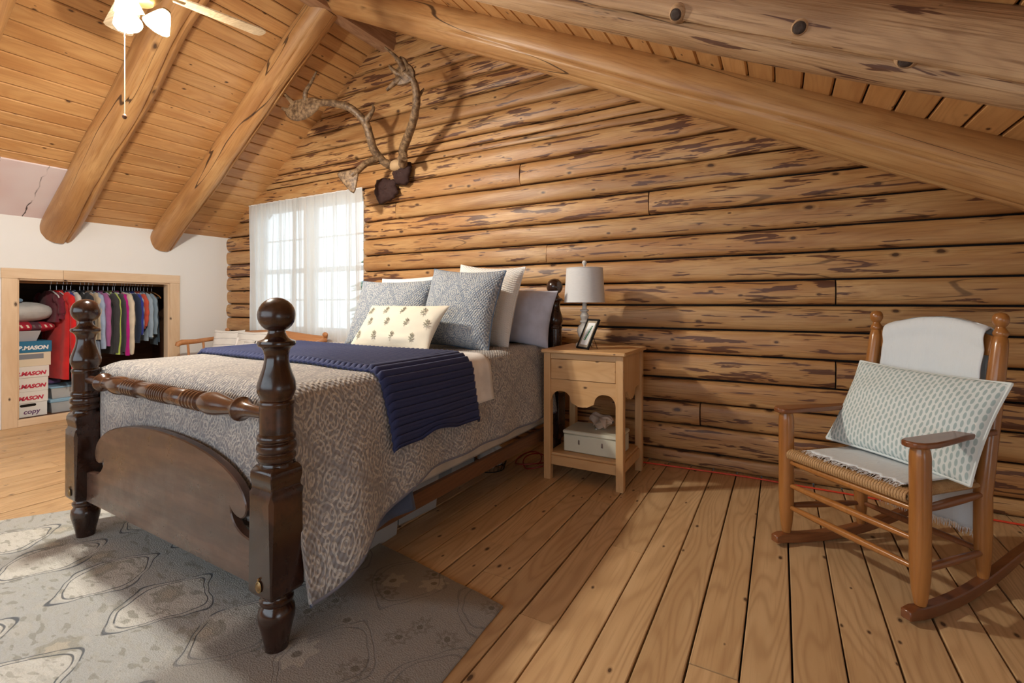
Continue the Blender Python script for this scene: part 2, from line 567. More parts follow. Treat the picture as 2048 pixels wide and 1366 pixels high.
# rug
t = NT('rug_wool')
p = t.obj()
nz = t.n('ShaderNodeTexNoise', {'Vector': p, 'Scale': 4.0, 'Detail': 2.0}).outputs[1]
pd = t.vadd(p, t.vmul(t.vadd(nz, (-.5, -.5, -.5)), (.11, .11, 0)))
s = t.sep(pd)
fx = t.ma('COSINE', t.ma('MULTIPLY', t.ma('ADD', s[0], t.ma('MULTIPLY', s[1], .12)), 2 * PI / .40))
fy = t.ma('COSINE', t.ma('MULTIPLY', t.ma('SUBTRACT', s[1], t.ma('MULTIPLY', s[0], .12)), 2 * PI / .48))
ff = t.ma('ADD', fx, fy)
l1 = t.rng(t.ma('ABSOLUTE', t.ma('SUBTRACT', ff, .42)), .06, .022)
l2 = t.rng(t.ma('ABSOLUTE', t.ma('SUBTRACT', ff, .10)), .05, .02)
ln = t.ma('MULTIPLY', t.ma('MAXIMUM', l1, l2), t.rng(t.noise(p, 7, 2), .30, .42))
ground = t.mix(t.rng(ff, .05, .45), (.58, .60, .59), (.80, .80, .75))
ground = t.mix(t.ma('MULTIPLY', t.rng(t.noise(t.vmul(pd, (14, 46, 9)), 1, 3, .6), .50, .62), .5), ground, (.56, .56, .51))
blot = t.rng(t.noise(t.vmul(pd, (16, 34, 9)), 1, 2, .5), .585, .63)
ground = t.mix(t.ma('MULTIPLY', blot, .6), ground, (.34, .335, .28))
blot2 = t.rng(t.noise(t.vmul(t.vadd(pd, (5, 3, 0)), (7, 10, 9)), 1, 3, .5), .57, .62)
ground = t.mix(t.ma('MULTIPLY', blot2, .25), ground, (.74, .72, .65))
fl = t.vor(pd, 2.6, dim='2D')
fa = t.sep(t.n('ShaderNodeVectorMath', {0: pd, 1: t.vmul(fl.outputs['Position'], (1, 1, 0))}, operation='SUBTRACT').outputs[0])
th_ = t.ma('ARCTAN2', fa[1], fa[0])
fd = t.ma('MULTIPLY', fl.outputs['Distance'], t.ma('ADD', 1.0, t.ma('MULTIPLY', t.ma('COSINE', t.ma('MULTIPLY', th_, 6.0)), .16)))
ground = t.mix(t.ma('MULTIPLY', t.rng(fd, .16, .13), .6), ground, (.40, .385, .31))
ground = t.mix(t.ma('MULTIPLY', t.rng(fd, .085, .06), .8), ground, (.66, .62, .52))
so = t.sep(p)
bord = t.rng(t.ma('ADD', so[0], t.ma('MULTIPLY', so[1], -.05)), -1.62, -1.50)
bcol = t.mix(t.ma('MULTIPLY', t.rng(t.noise(t.vmul(pd, (22, 13, 9)), 1, 2, .4), .57, .60), .7), (.40, .39, .37), (.40, .39, .37))
f2 = t.vor(pd, 5.5, dim='2D')
fb2 = t.sep(t.n('ShaderNodeVectorMath', {0: pd, 1: f2.outputs['Position']}, operation='SUBTRACT').outputs[0])
th2 = t.ma('ARCTAN2', fb2[1], fb2[0])
fd2 = t.ma('MULTIPLY', f2.outputs['Distance'], t.ma('ADD', 1.0, t.ma('MULTIPLY', t.ma('COSINE', t.ma('MULTIPLY', th2, 7.0)), .22)))
pk2 = t.sep(f2.outputs['Color'])[0]
bcol = t.mix(t.ma('MULTIPLY', t.ma('MULTIPLY', t.rng(fd2, .25, .20), t.rng(fd2, .11, .16)), t.rng(pk2, .35, .40, .1, .5)), bcol, (.22, .205, .175))
bcol = t.mix(t.ma('MULTIPLY', t.rng(fd2, .30, .26), t.rng(pk2, .40, .35, 0, .75)), bcol, (.60, .57, .51))
bcol = t.mix(t.ma('MULTIPLY', t.rng(f2.outputs['Distance'], .09, .06), .7), bcol, (.15, .13, .10))
ground = t.mix(bord, ground, bcol)
ln = t.ma('MULTIPLY', ln, t.ma('SUBTRACT', 1.0, t.ma('MULTIPLY', bord, .55)))
col = t.mix(t.ma('MULTIPLY', ln, .85), ground, (.10, .12, .15))
pile = t.noise(t.vmul(p, (150, 230, 95)), 1, 2, .6)
col = t.mix(t.ma('MULTIPLY', t.rng(pile, .3, .65), .3), t.mix(1.0, col, (.72, .72, .72), 'MULTIPLY'), col)
t.bump(t.ma('SUBTRACT', pile, t.ma('MULTIPLY', ln, .5)), .7, .006)
M['rug'] = t.done(col, .98)
# sheer curtain
t = NT('sheer_voile')
tr = t.n('ShaderNodeBsdfTransparent', {0: (1, 1, 1)})
tl = t.n('ShaderNodeBsdfTranslucent', {0: (.74, .75, .75)})
df = t.n('ShaderNodeBsdfDiffuse', {0: (.85, .85, .83)})
m1 = t.n('ShaderNodeMixShader', {0: .45, 1: df.outputs[0], 2: tl.outputs[0]})
lw = t.n('ShaderNodeLayerWeight', {0: .35})
f_ = t.rng(lw.outputs['Facing'], 0, .8, .83, .98)
m2 = t.n('ShaderNodeMixShader', {0: f_, 1: tr.outputs[0], 2: m1.outputs[0]})
t.t.links.new(m2.outputs[0], t.out.inputs[0])
M['sheer'] = t.m
t = NT('window_glass')
tr = t.n('ShaderNodeBsdfTransparent', {0: (.95, .97, .97)})
gl = t.n('ShaderNodeBsdfGlossy', {1: .02})
m2 = t.n('ShaderNodeMixShader', {0: .06, 1: tr.outputs[0], 2: gl.outputs[0]})
t.t.links.new(m2.outputs[0], t.out.inputs[0])
M['glass'] = t.m
t = NT('lit_glass_shade')
M['lit'] = t.done((.95, .9, .8), .3, Emission_Color=(1, .78, .45, 1), Emission_Strength=14.0)
M['blade'] = wood('fan_blade_oak', (.34, .24, .14), (.60, .47, .31), (.70, .57, .39), 0, knots=0, rough=.5, var=.05, fine=2.0, rings=.5, grain=.8)
M['fir'] = plain('fir_needles', (.16, .20, .13), .9, .5, 20)
M['bark'] = plain('bark', (.10, .07, .05), .9, .5, 20)
M['snow'] = plain('pale_ground', (.55, .57, .55), .9)

# ------------------------------------------------------------------ room geometry
XL, XR, YR = -6.25, 2.2, -6.0
XRG, ZRG, SL, SR = -3.4, 3.94, .68, .49


def zc(x):
    return ZRG - SL * (XRG - x) if x < XRG else ZRG - SR * (x - XRG)


def xl_at(z):
    return max(XL, XRG - (ZRG - z) / SL)


def xr_at(z):
    return min(XR, XRG + (ZRG - z) / SR)


# floor with planks
fl_ = MB().box(XL - 1.0, XR + .1, YR - .1, .2, -.2, -.03)
floor = tag(fl_.build('floor', M['dark_gap']), kind='structure')
pw = [-6.25]
x = -1.575 - .1465 * 32
edges = [x + .1465 * i for i in range(0, 5)]
edges = []
x = XL
k0 = -1.575
base = [-1.575, -1.43, -1.285, -1.135, -1.0, -.858, -.715, -.56, -.414, -.265, -.113, .031, .183, .335, .49, .637]
n = int((k0 - XL) / .147)
left = [k0 - .147 * i for i in range(n, 0, -1)]
right = []
x = .637
while x < XR - .1:
    x += .149
    right.append(x)
edges = [XL] + left + base + right + [XR]
rng = random.Random(3)
joints = {(-1.285): [-1.62], (-1.0): [], (-1.135): [-1.86], (-.858): [-2.03], (-.265): [-1.98]}
for i in range(len(edges) - 1):
    a, b = edges[i], edges[i + 1]
    if b - a < .02:
        continue
    js = None
    for kx, v in joints.items():
        if abs(a - kx) < .02 and v:
            js = list(v)
    if js is None:
        js = [rng.uniform(-2.6, -.6)] if rng.random() < .3 else []
    js += [rng.uniform(-5.4, -3.7)] if rng.random() < .6 else []
    cuts = [YR] + sorted(js) + [.06]
    for j in range(len(cuts) - 1):
        y0, y1 = cuts[j] + .0015, cuts[j + 1] - .0015
        ga, gb = rng.uniform(.0015, .004), rng.uniform(.0015, .004)
        m = MB()
        nseg = max(2, int((y1 - y0) / .35))
        zt = rng.uniform(-.002, .002)
        ys = lin(y0, y1, nseg + 1)
        vs, fs = [], []
        for q, yy in enumerate(ys):
            wa = .0025 * noise.noise(Vector((a * 9, yy * 1.3, 0)))
            wb = .0025 * noise.noise(Vector((b * 9, yy * 1.3, 4)))
            X0, X1 = a + ga + abs(wa), b - gb - abs(wb)
            vs += [(X0, yy, -.028), (X0, yy, zt - .002), (X0 + .003, yy, zt), (X1 - .003, yy, zt), (X1, yy, zt - .002), (X1, yy, -.028)]
        for q in range(nseg):
            for e in range(6):
                e2 = (e + 1) % 6
                fs.append((q * 6 + e, (q + 1) * 6 + e, (q + 1) * 6 + e2, q * 6 + e2))
        fs.append((0, 1, 2, 3, 4, 5))
        fs.append(tuple(range(nseg * 6, nseg * 6 + 6))[::-1])
        m.add(vs, fs)
        m.build('plank', M['floor'], floor, smooth=30)

# back wall of logs -------------------------------------------------
WX0, WX1, WZ0, WZ1 = -5.69, -3.80, .80, 2.345
bk = MB()
for (a0, a1, z0, z1) in ((XL - .1, WX0, 0, 2.6), (WX1, XR, 0, 2.6), (WX0, WX1, 0, WZ0), (WX0, WX1, WZ1, 2.6)):
    bk.box(a0, a1, .05, .16, z0, z1)
bk.prism([(-7.6, 2.55), (XR, 2.55), (XR, 3.0), (XRG, 4.3), (-7.6, 3.0)][0:5], lambda a, b, c: (a, c, b), .05, .16)
wall_back = tag(bk.build('wall_back', M['dark_gap'], smooth=0), kind='structure')
rows = [0, .10, .29, .457, .622, .805, .98, 1.151, 1.317, 1.493, 1.655, 1.825, 2.005, 2.175, 2.362, 2.53, 2.60, 2.685, 2.855, 3.05, 3.215, 3.385, 3.56, 3.76, 3.95]
splice = {2: [(-.50,)], 4: [(.30,)], 7: [(.30,)], 11: [(-.86,)], 12: [(-3.36,)], 13: [(-1.95,)], 5: [(-2.4,)], 9: [(-1.7,)]}
splice = {k: [q[0] for q in v] for k, v in splice.items()}
rl = random.Random(11)


def log(x0, x1, zb, zt, seed, endl, endr, parent, bulge=.075):
    """half-round log from x0 to x1; endl/endr: callables giving the x of an end at height z (roof slope), or None"""
    hh = (zt - zb) / 2
    zm = (zt + zb) / 2
    prof = []
    for k in range(11):
        t = -PI / 2 + PI * k / 10
        ct, s_t = math.cos(t), math.sin(t)
        prof.append((.030 - bulge * abs(ct) ** .45, hh * .995 * (abs(s_t) ** .85) * (1 if s_t > 0 else -1)))
    ring = [(.13, -hh * .95)] + prof + [(.13, hh * .95)]
    nn_ = len(ring)
    m = MB()
    L = x1 - x0
    ns = max(3, int(L / .22))
    vs, fs = [], []
    for i in range(ns + 1):
        f = i / ns
        ctr = zm + .006 * noise.noise(Vector((seed, x0 + L * f, 0)))
        for (py, pz) in ring:
            z = ctr + pz * (1 + .05 * noise.noise(Vector((seed * 3.1, (x0 + L * f) * 1.2, pz * 3))))
            z = min(max(z, zb + .002), zt - .002)
            a = endl(z) if endl else x0
            b = endr(z) if endr else x1
            if not endl and i == 0:
                a += .012 * (1 - abs(pz) / hh) * 0
            xx = a + (b - a) * f
            dy = .012 * fbm((xx * 1.6, z * 5, seed * 7.7), 2) + .004 * noise.noise(Vector((xx * 9, z * 18, seed)))
            if (i == 0 and not endl) or (i == ns and not endr):
                py2 = py + .012 if py < .04 else py
            else:
                py2 = py
            vs.append((xx, py2 + (dy if py < .05 else 0), z))
    for i in range(ns):
        for k in range(nn_):
            k2 = (k + 1) % nn_
            fs.append((i * nn_ + k, (i + 1) * nn_ + k, (i + 1) * nn_ + k2, i * nn_ + k2))
    fs.append(tuple(range(nn_)))
    fs.append(tuple(range(ns * nn_, ns * nn_ + nn_))[::-1])
    m.add(vs, fs)
    return m.build('log', M['log'], parent, smooth=50)


for i in range(len(rows) - 1):
    zb, zt = rows[i] + .004, rows[i + 1] - .004
    zmid = (zb + zt) / 2
    roofl = zt > zc(XL)
    roofr = zt > zc(XR)
    fl_end = (lambda z: xl_at(z) - .02) if roofl else None
    fr_end = (lambda z: xr_at(z) + .02) if roofr else None
    x0 = XL - .06
    x1 = XR
    cut = [(x0, fl_end)]
    segs = []
    marks = sorted(splice.get(i, []))
    pts = []
    if zb < WZ1 - .05 and zt > WZ0 + .02:
        spans = [(x0, WX0, fl_end, None), (WX1, x1, None, fr_end)]
    else:
        spans = [(x0, x1, fl_end, fr_end)]
    for (a, b, ea, eb) in spans:
        mk = [q for q in marks if a + .1 < q < b - .1]
        xs = [a] + mk + [b]
        for j in range(len(xs) - 1):
            log(xs[j] + (.004 if j else 0), xs[j + 1] - (.004 if j < len(xs) - 2 else 0), zb, zt, i * 3.7 + j + (0 if a < -5 else 50),
                ea if j == 0 else None, eb if j == len(xs) - 2 else None, wall_back, bulge=min(.050, .32 * (zt - zb)))

# window ---------------------------------------------------------------
wm = MB()
for (a0, a1, z0, z1) in ((WX0, WX0 + .035, WZ0, WZ1), (WX1 - .035, WX1, WZ0, WZ1), (WX0 + .035, WX1 - .035, WZ0, WZ0 + .04), (WX0 + .035, WX1 - .035, WZ1 - .035, WZ1), (-4.785, -4.705, WZ0 + .04, WZ1 - .035)):
    wm.box(a0, a1, .02, .16, z0, z1, .003)
win = tag(wm.build('window_1', M['trimwood_v'], smooth=0), kind='structure')
for (sx0, sx1) in ((WX0 + .035, -4.785), (-4.705, WX1 - .035)):
    for (sz0, sz1, sy) in ((WZ0 + .04, 1.56, .085), (1.53, WZ1 - .035, .115)):
        f = MB()
        e = .045
        f.box(sx0, sx0 + e, sy, sy + .028, sz0, sz1, .003).box(sx1 - e, sx1, sy, sy + .028, sz0, sz1, .003)
        f.box(sx0 + e, sx1 - e, sy, sy + .028, sz0, sz0 + e, .003).box(sx0 + e, sx1 - e, sy, sy + .028, sz1 - e, sz1, .003)
        sash = f.build('sash', M['white_paint'], win, smooth=0)
        cols, rws = 3, 2
        for c_ in range(1, cols):
            xm = sx0 + e + (sx1 - sx0 - 2 * e) * c_ / cols
            MB().box(xm - .009, xm + .009, sy + .002, sy + .026, sz0 + e, sz1 - e).build('muntin', M['white_paint'], sash, smooth=0)
        zm_ = (sz0 + sz1) / 2
        MB().box(sx0 + e, sx1 - e, sy + .004, sy + .024, zm_ - .009, zm_ + .009).build('muntin', M['white_paint'], sash, smooth=0)
        for c_ in range(cols):
            for r_ in range(rws):
                px0 = sx0 + e + (sx1 - sx0 - 2 * e) * c_ / cols
                px1 = sx0 + e + (sx1 - sx0 - 2 * e) * (c_ + 1) / cols
                pz0 = sz0 + e + (sz1 - sz0 - 2 * e) * r_ / rws
                pz1 = sz0 + e + (sz1 - sz0 - 2 * e) * (r_ + 1) / rws
                MB().box(px0, px1, sy + .012, sy + .016, pz0, pz1).build('pane', M['glass'], sash, smooth=0)

# left knee wall with closet opening ------------------------------------
CY0, CY1, CZ0, CZ1 = -1.966, -.672, .07, 1.40
wl = MB()
zt = zc(XL) + .05
for (y0, y1, z0, z1) in ((YR, CY0, 0, zt), (CY1, .10, 0, zt), (CY0, CY1, CZ1, zt), (CY0, CY1, 0, CZ0 - .02)):
    wl.box(XL - .09, XL, y0, y1, z0, z1)
wall_left = tag(wl.build('wall_left', M['white_wall'], smooth=0), kind='structure')
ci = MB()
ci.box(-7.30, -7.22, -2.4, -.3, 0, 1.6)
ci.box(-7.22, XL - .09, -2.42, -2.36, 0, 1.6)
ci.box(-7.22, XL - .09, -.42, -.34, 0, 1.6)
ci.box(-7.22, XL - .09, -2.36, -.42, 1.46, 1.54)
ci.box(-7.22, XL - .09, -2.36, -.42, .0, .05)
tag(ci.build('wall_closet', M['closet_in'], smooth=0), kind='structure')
tr_ = MB().box(XL - .095, XL - .002, CY0 - .002, CY0 + .02, CZ0, CZ1, .002)
trim = tag(tr_.build('trim_1', M['trimwood_v'], smooth=0), kind='structure')
for (y0, y1, z0, z1, mm) in ((-2.068, CY0 + .004, .0, 1.395, 'trimwood_v'), (CY1 - .002, -.573, .0, 1.395, 'trimwood_v'), (-2.072, -1.634, 1.396, 1.49, 'trimwood'), (-1.632, -.571, 1.396, 1.49, 'trimwood'),
                           (CY0 + .005, -1.50, .0, CZ0, 'trimwood'), (-1.498, CY1 - .003, .0, CZ0, 'trimwood')):
    MB().box(XL + .0005, XL + .02, y0, y1, z0, z1, .002).build('board', M[mm], trim, smooth=0)
MB().box(XL - .095, XL - .001, CY1 - .02, CY1 + .001, CZ0, CZ1 - .001, .002).build('jamb', M['trimwood_v'], trim, smooth=0)
MB().box(XL - .095, XL - .001, CY0 + .021, CY1 - .021, CZ1 - .02, CZ1 - .001, .002).build('jamb', M['trimwood'], trim, smooth=0)

# right knee wall and rear gable (behind the camera) --------------------
wr = MB()
for (y0, y1, z0, z1) in ((YR, -5.1, 0, 1.35), (-3.5, .10, 0, 1.35), (-5.1, -3.5, 0, .17), (-5.1, -3.5, 1.07, 1.35)):  # gap left in the unseen wall lets in added fill light
    wr.box(XR, XR + .1, y0, y1, z0, z1)
tag(wr.build('wall_right', M['white_wall'], smooth=0), kind='structure')
we = MB()
for (x0, x1, z0, z1) in ((XL - .1, -5.2, 0, 2.5), (.4, XR + .1, 0, 2.5), (-5.2, .4, 0, .6), (-5.2, .4, 2.45, 2.5)):
    we.box(x0, x1, YR - .1, YR, z0, z1)
we.prism([(XL - .1, 2.5), (XR + .1, 2.5), (XRG, 4.3)], lambda a, b, c: (a, c, b), YR - .1, YR)
tag(we.build('wall_rear', M['log_plain'], smooth=0), kind='structure')
w2 = MB()
for k in range(7):
    xx = -5.2 + 5.6 * k / 6
    w2.box(max(-5.2, xx - .03), min(.4, xx + .03), YR - .08, YR - .03, .6, 2.45)
w2.box(-5.2, .4, YR - .075, YR - .035, .6, .65).box(-5.2, .4, YR - .075, YR - .035, 2.4, 2.45)
tag(w2.build('window_rear_fill', M['trimwood_v'], smooth=0), kind='structure')  # simple frame for the unseen rear glazing, enlarged for soft fill

# ceiling -----------------------------------------------------------------
ce = MB()
TH = .16
y0, y1 = YR - .3, .35
for pts in ([(-7.6, zc(-7.6) + .03), (XRG, ZRG + .03), (XRG, ZRG + TH + .03), (-7.6, zc(-7.6) + TH + .03)], [(XRG, ZRG + .03), (XR + .3, zc(XR + .3) + .03), (XR + .3, zc(XR + .3) + TH + .03), (XRG, ZRG + TH + .03)]):
    ce.prism(pts, lambda a, b, c: (a, c, b), y0, y1)
ceiling = tag(ce.build('ceiling', M['dark_gap'], smooth=0), kind='structure')
BW = .134
bd = MB()
L_ = -YR + .03
vs = []
prof = [(-BW / 2 + .003, .02), (-BW / 2 + .003, .010), (-BW / 2 + .009, 0), (BW / 2 - .009, 0), (BW / 2 - .003, .010), (BW / 2 - .003, .02)]
for yy in (YR, .03):
    vs += [(a, yy, b) for a, b in prof]
fs = [(i, (i + 1) % 6, 6 + (i + 1) % 6, 6 + i) for i in range(6)] + [tuple(range(6))[::-1], tuple(range(6, 12))]
bd.add(vs, fs)
bmesh_ = bd.mesh('board', M['ceil'], smooth=0)


def board(cx, cz, ang):
    o = bpy.data.objects.new('board', bmesh_)
    o.location = (cx, 0, cz)
    o.rotation_euler = (0, ang, 0)
    o.parent = ceiling
    C.objects.link(o)


al, ar = math.atan(SL), math.atan(SR)
d = BW / 2 + .0
while XRG - d * math.cos(al) > XL - .08:
    board(XRG - d * math.cos(al), ZRG - d * math.sin(al), -al)
    d += BW
d = BW / 2
while XRG + d * math.cos(ar) < XR + .08:
    board(XRG + d * math.cos(ar), ZRG - d * math.sin(ar), ar)
    d += BW

# patched panel low on the left slope
pn = thing('ceiling_panel', 'stained pinkish white panel patched into the ceiling above the white wall', 'panel', (-6.0, -2.05, zc(-6.0)), (0, -al, 0))
MB().box(-.33, .385, -.62, .30, -.016, .0, .003).build('board', M['panel'], pn, smooth=0)
gp = MB()
gp.tube([(-.34 + .725 * k / 14, .312 + .012 * noise.noise(Vector((k * .8, 0, 0))), -.008) for k in range(15)], [.014 + .006 * noise.noise(Vector((k * 1.3, 5, 0))) for k in range(15)], 8)
gp.build('gap_filler', M['gap_foam'], pn)


# ridge beam and rafters ------------------------------------------------------
def beam_log(name, p0, p1, r, seed, label, mat, rough=.02, crack=None, cat='beam', group=None):
    p0, p1 = Vector(p0), Vector(p1)
    ax = (p1 - p0)
    L = ax.length
    ax.normalize()
    q = ax.to_track_quat('X', 'Z')
    ns = int(L / .12)
    n = 80
    m = MB()
    vs, fs = [], []
    for i in range(ns + 1):
        x = L * i / ns
        cy = rough * .9 * noise.noise(Vector((x * .9, seed, 0)))
        cz = rough * .9 * noise.noise(Vector((x * .9, seed, 7)))
        for k in range(n):
            t = 2 * PI * k / n
            rr = r * (1 + rough * 1.6 * fbm((x * 1.4, math.cos(t) * 1.1 + seed, math.sin(t) * 1.1), 3))
            if crack:
                for ca, x0, x1, dep in crack:
                    cw = ca + .25 * noise.noise(Vector((x * .7, seed, ca)))
                    dd = abs((t - cw + PI) % (2 * PI) - PI)
                    if x0 < x < x1 and dd < .085:
                        rr -= 1.5 * dep * (1 - dd / .085) * sst(x0, x0 + .3, x) * sst(x1, x1 - .3, x)
            vs.append((x, cy + rr * math.cos(t), cz + rr * math.sin(t)))
    for i in range(ns):
        for k in range(n):
            k2 = (k + 1) % n
            fs.append((i * n + k, i * n + k2, (i + 1) * n + k2, (i + 1) * n + k))
    fs.append(tuple(range(n))[::-1])
    fs.append(tuple(range(ns * n, ns * n + n)))
    m.add(vs, fs)
    o = m.build(name, mat, smooth=70)
    o.location = p0
    o.rotation_mode = 'QUATERNION'
    o.rotation_quaternion = q
    return tag(o, label, cat, group)


def rafter(y, r, off, side, seed, label, mat, rough=.02, crack=None):
    if side < 0:
        nx, nz = -math.sin(al), math.cos(al)
        xa, xb = XRG - .12, XL - .10
        s_ = 1
        pa = (xa, y, zc(xa)); pb = (xb, y, zc(xb))
        pa = (pa[0] + math.sin(al) * off, y, pa[2] - math.cos(al) * off)
        pb = (pb[0] + math.sin(al) * off, y, pb[2] - math.cos(al) * off)
    else:
        xa, xb = XRG + .04, XR - .02
        pa = (xa - math.sin(ar) * off, y, zc(xa) - math.cos(ar) * off)
        pb = (xb - math.sin(ar) * off, y, zc(xb) - math.cos(ar) * off)
    return beam_log('rafter_log', pa, pb, r, seed, label, mat, rough, crack, group='log rafters under the ceiling')


rafter(-.74, .128, .085, -1, 1.3, 'peeled log rafter nearest the log wall on the left slope', M['log_plain'], .03, [(4.3, .3, 3.6, .03), (5.2, .2, 1.5, .012)])
rafter(-1.67, .138, .085, -1, 4.1, 'peeled log rafter behind the hanging pull cord', M['log_plain'], .035, [(4.35, .2, 3.6, .035), (5.3, .3, 2.4, .012)])
rafter(-2.60, .135, .085, -1, 8.8, 'log rafter cut off at the top left corner', M['log_plain'], .03)
rafter(-.74, .135, .10, 1, 12.5, 'long smooth log rafter crossing in front of the log gable', M['log_plain'], .018, [(3.6, .4, 4.8, .012), (4.4, 1.5, 5.4, .008)])
rafter(-1.67, .128, .098, 1, 17.7, 'thick rough knotty log rafter at the top right', M['log_rough'], .04, [(4.0, .8, 5.6, .02), (4.9, 1.5, 5.0, .012)])
RB = bpy.data.objects['rafter_log.004']
RB.rotation_mode = 'QUATERNION'
Mi = (Matrix.Translation(RB.location) @ RB.rotation_quaternion.to_matrix().to_4x4()).inverted()
M['knot'] = plain('dead_knot', (.045, .026, .018), .8, .9, 70)
for (kx, ky, kz, kr) in ((-.341, -1.78, 2.231, .022), (.055, -1.78, 2.074, .021), (.326, -1.78, 1.893, .021), (.401, -1.78, 2.018, .02), (.545, -1.78, 1.927, .021)):
    kl = Mi @ Vector((kx, ky, kz))
    rad = Vector((0, kl.y, kl.z)).normalized()
    q_ = rad.to_track_quat('Z', 'X').to_matrix().to_4x4()
    Mk = Matrix.Translation(Vector((kl.x, 0, 0)) + rad * .124) @ q_
    kb = MB().lathe([(kr * 1.7, -.012), (kr * 1.45, .002), (kr * 1.15, .010), (kr * 1.0, .013), (kr * .97, .010)], 20, M=Mk)
    ko = kb.build('knot_collar', M['log_rough'], RB, smooth=60)
    MB().lathe([(kr * .97, .006), (kr * .9, .012), (kr * .5, .0145), (.0001, .013)], 18, M=Mk).build('knot', M['knot'], ko, smooth=60)
rafter(-2.60, .14, .10, 1, 21.7, 'log rafter on the right slope behind the camera side', M['log_plain'], .03)

rbm = MB()
ys_ = lin(-6.0, .02, 40)
vs, fs = [], []
for yy in ys_:
    wv = .012 * noise.noise(Vector((yy * 1.5, 0, 0)))
    vs += [(-3.52 + wv, yy, 3.70), (-3.36 + wv, yy, 3.68 - wv), (-3.34, yy, 3.99), (-3.48, yy, 3.99)]
for i in range(39):
    for k in range(4):
        k2 = (k + 1) % 4
        fs.append((i * 4 + k, i * 4 + k2, (i + 1) * 4 + k2, (i + 1) * 4 + k))
fs += [(0, 1, 2, 3)[::-1], tuple(range(39 * 4, 40 * 4))]
rbm.add(vs, fs)
M['ridge'] = wood('ridge_plank', (.24, .11, .055), (.40, .22, .12), (.50, .32, .20), 1, knots=.3, rough=.5, var=0)
tag(rbm.build('ridge_beam', M['ridge'], smooth=20), 'squared ridge beam along the peak of the ceiling', 'beam')

# ================================================================== BED
BL_, BR_ = (-2.248, -2.586, 0), (0, 0, R(-1.0))
bed = thing('four_poster_bed', 'dark turned cannonball bed frame with arched footboard standing on the rug', 'bed', BL_, BR_)
HW = .77


def ballprof(zc_, r, n=12, z0=None):
    return [(r * math.sin(PI * (i + .0) / n), zc_ - r * math.cos(PI * i / n)) for i in range(1, n)] + [(0.0001, zc_ + r)]


post_top = [(.052, .60), (.0525, .632), (.050, .638), (.057, .643), (.061, .652), (.061, .660), (.054, .668), (.054, .672), (.060, .678), (.062, .688), (.060, .698), (.053, .704), (.053, .708), (.059, .713), (.0605, .721), (.058, .730),
            (.0525, .735), (.0525, .82), (.053, .826), (.056, .830), (.0565, .836), (.054, .842), (.049, .845), (.049, .849), (.054, .858), (.0595, .874), (.0605, .888), (.058, .905), (.050, .930), (.042, .955), (.0375, .978), (.0375, .995),
            (.041, 1.010), (.048, 1.020), (.0575, 1.026), (.060, 1.033), (.058, 1.041), (.047, 1.045), (.038, 1.050), (.031, 1.060), (.027, 1.070), (.0275, 1.0765), (.032, 1.079), (.033, 1.084), (.024, 1.089)]
post_foot = [(.033, 0), (.036, .012), (.040, .04), (.050, .085), (.057, .115), (.0585, .13), (.056, .148), (.047, .162), (.045, .166), (.050, .170), (.053, .176), (.053, .184), (.047, .190), (.045, .20), (.05, .215)]


def post(u, v, h, foot):
    m = MB()
    if foot:
        m.lathe(post_foot, 28, (u, v, 0))
        blk = [(.200, .045), (.208, .056), (.22, .0615), (.52, .0625), (.545, .060), (.555, .0545), (.565, .0535), (.578, .056), (.592, .0585), (.61, .0575), (.622, .053), (.63, .046)]
    else:
        m.lathe([(.033, 0), (.045, .1), (.05, .2)], 24, (u, v, 0))
        blk = [(.19, .05), (.20, .0585), (.60, .0585), (.63, .046)]
    vs, fs = [], []
    for z, hh in blk:
        ch = .012 if .23 < z < .53 else .003
        ring = [(-hh + ch, -hh), (hh - ch, -hh), (hh, -hh + ch), (hh, hh - ch), (hh - ch, hh), (-hh + ch, hh), (-hh, hh - ch), (-hh, -hh + ch)]
        vs += [(u + a, v + b, z) for a, b in ring]
    for i in range(len(blk) - 1):
        for k in range(8):
            k2 = (k + 1) % 8
            fs.append((i * 8 + k, i * 8 + k2, (i + 1) * 8 + k2, (i + 1) * 8 + k))
    fs += [tuple(range(8))[::-1], tuple(range(len(blk) * 8 - 8, len(blk) * 8))]
    m.add(vs, fs)
    pr = [(r, z if z < .75 else z + (h - 1.187) * min(1, (z - .75) / .07)) for r, z in post_top]
    m.lathe(pr, 32, (u, v, 0))
    o = m.build('post', M['darkwood'], bed, smooth=35)
    bs = MB().lathe([(.02, h - .104)] + ballprof(h - .059, .059, 14), 32, (u, v, 0)).build('ball_finial', M['darkwood'], o, smooth=60)
    if foot:
        md = MB()
        Mt = Matrix.Translation((u, v - .0625, .245)) @ Matrix.Rotation(R(90), 4, 'X')
        md.lathe([(.0, 0), (.014, 0), (.016, .002), (.013, .004), (.010, .003), (.007, .005), (.0001, .006)], 20, M=Mt @ Matrix.Scale(1.25, 4, (0, 1, 0)))
        md.lathe([(.0, 0), (.005, 0), (.004, .004), (.0001, .005)], 10, M=Matrix.Translation((u, v - .0625, .270)) @ Matrix.Rotation(R(90), 4, 'X'))
        md.build('bolt_cover', M['brass'], o)
    return o


post(-HW, 0, 1.187, True)
post(HW, 0, 1.187, True)
post(-HW, 2.185, 1.345, False)
post(HW, 2.185, 1.345, False)
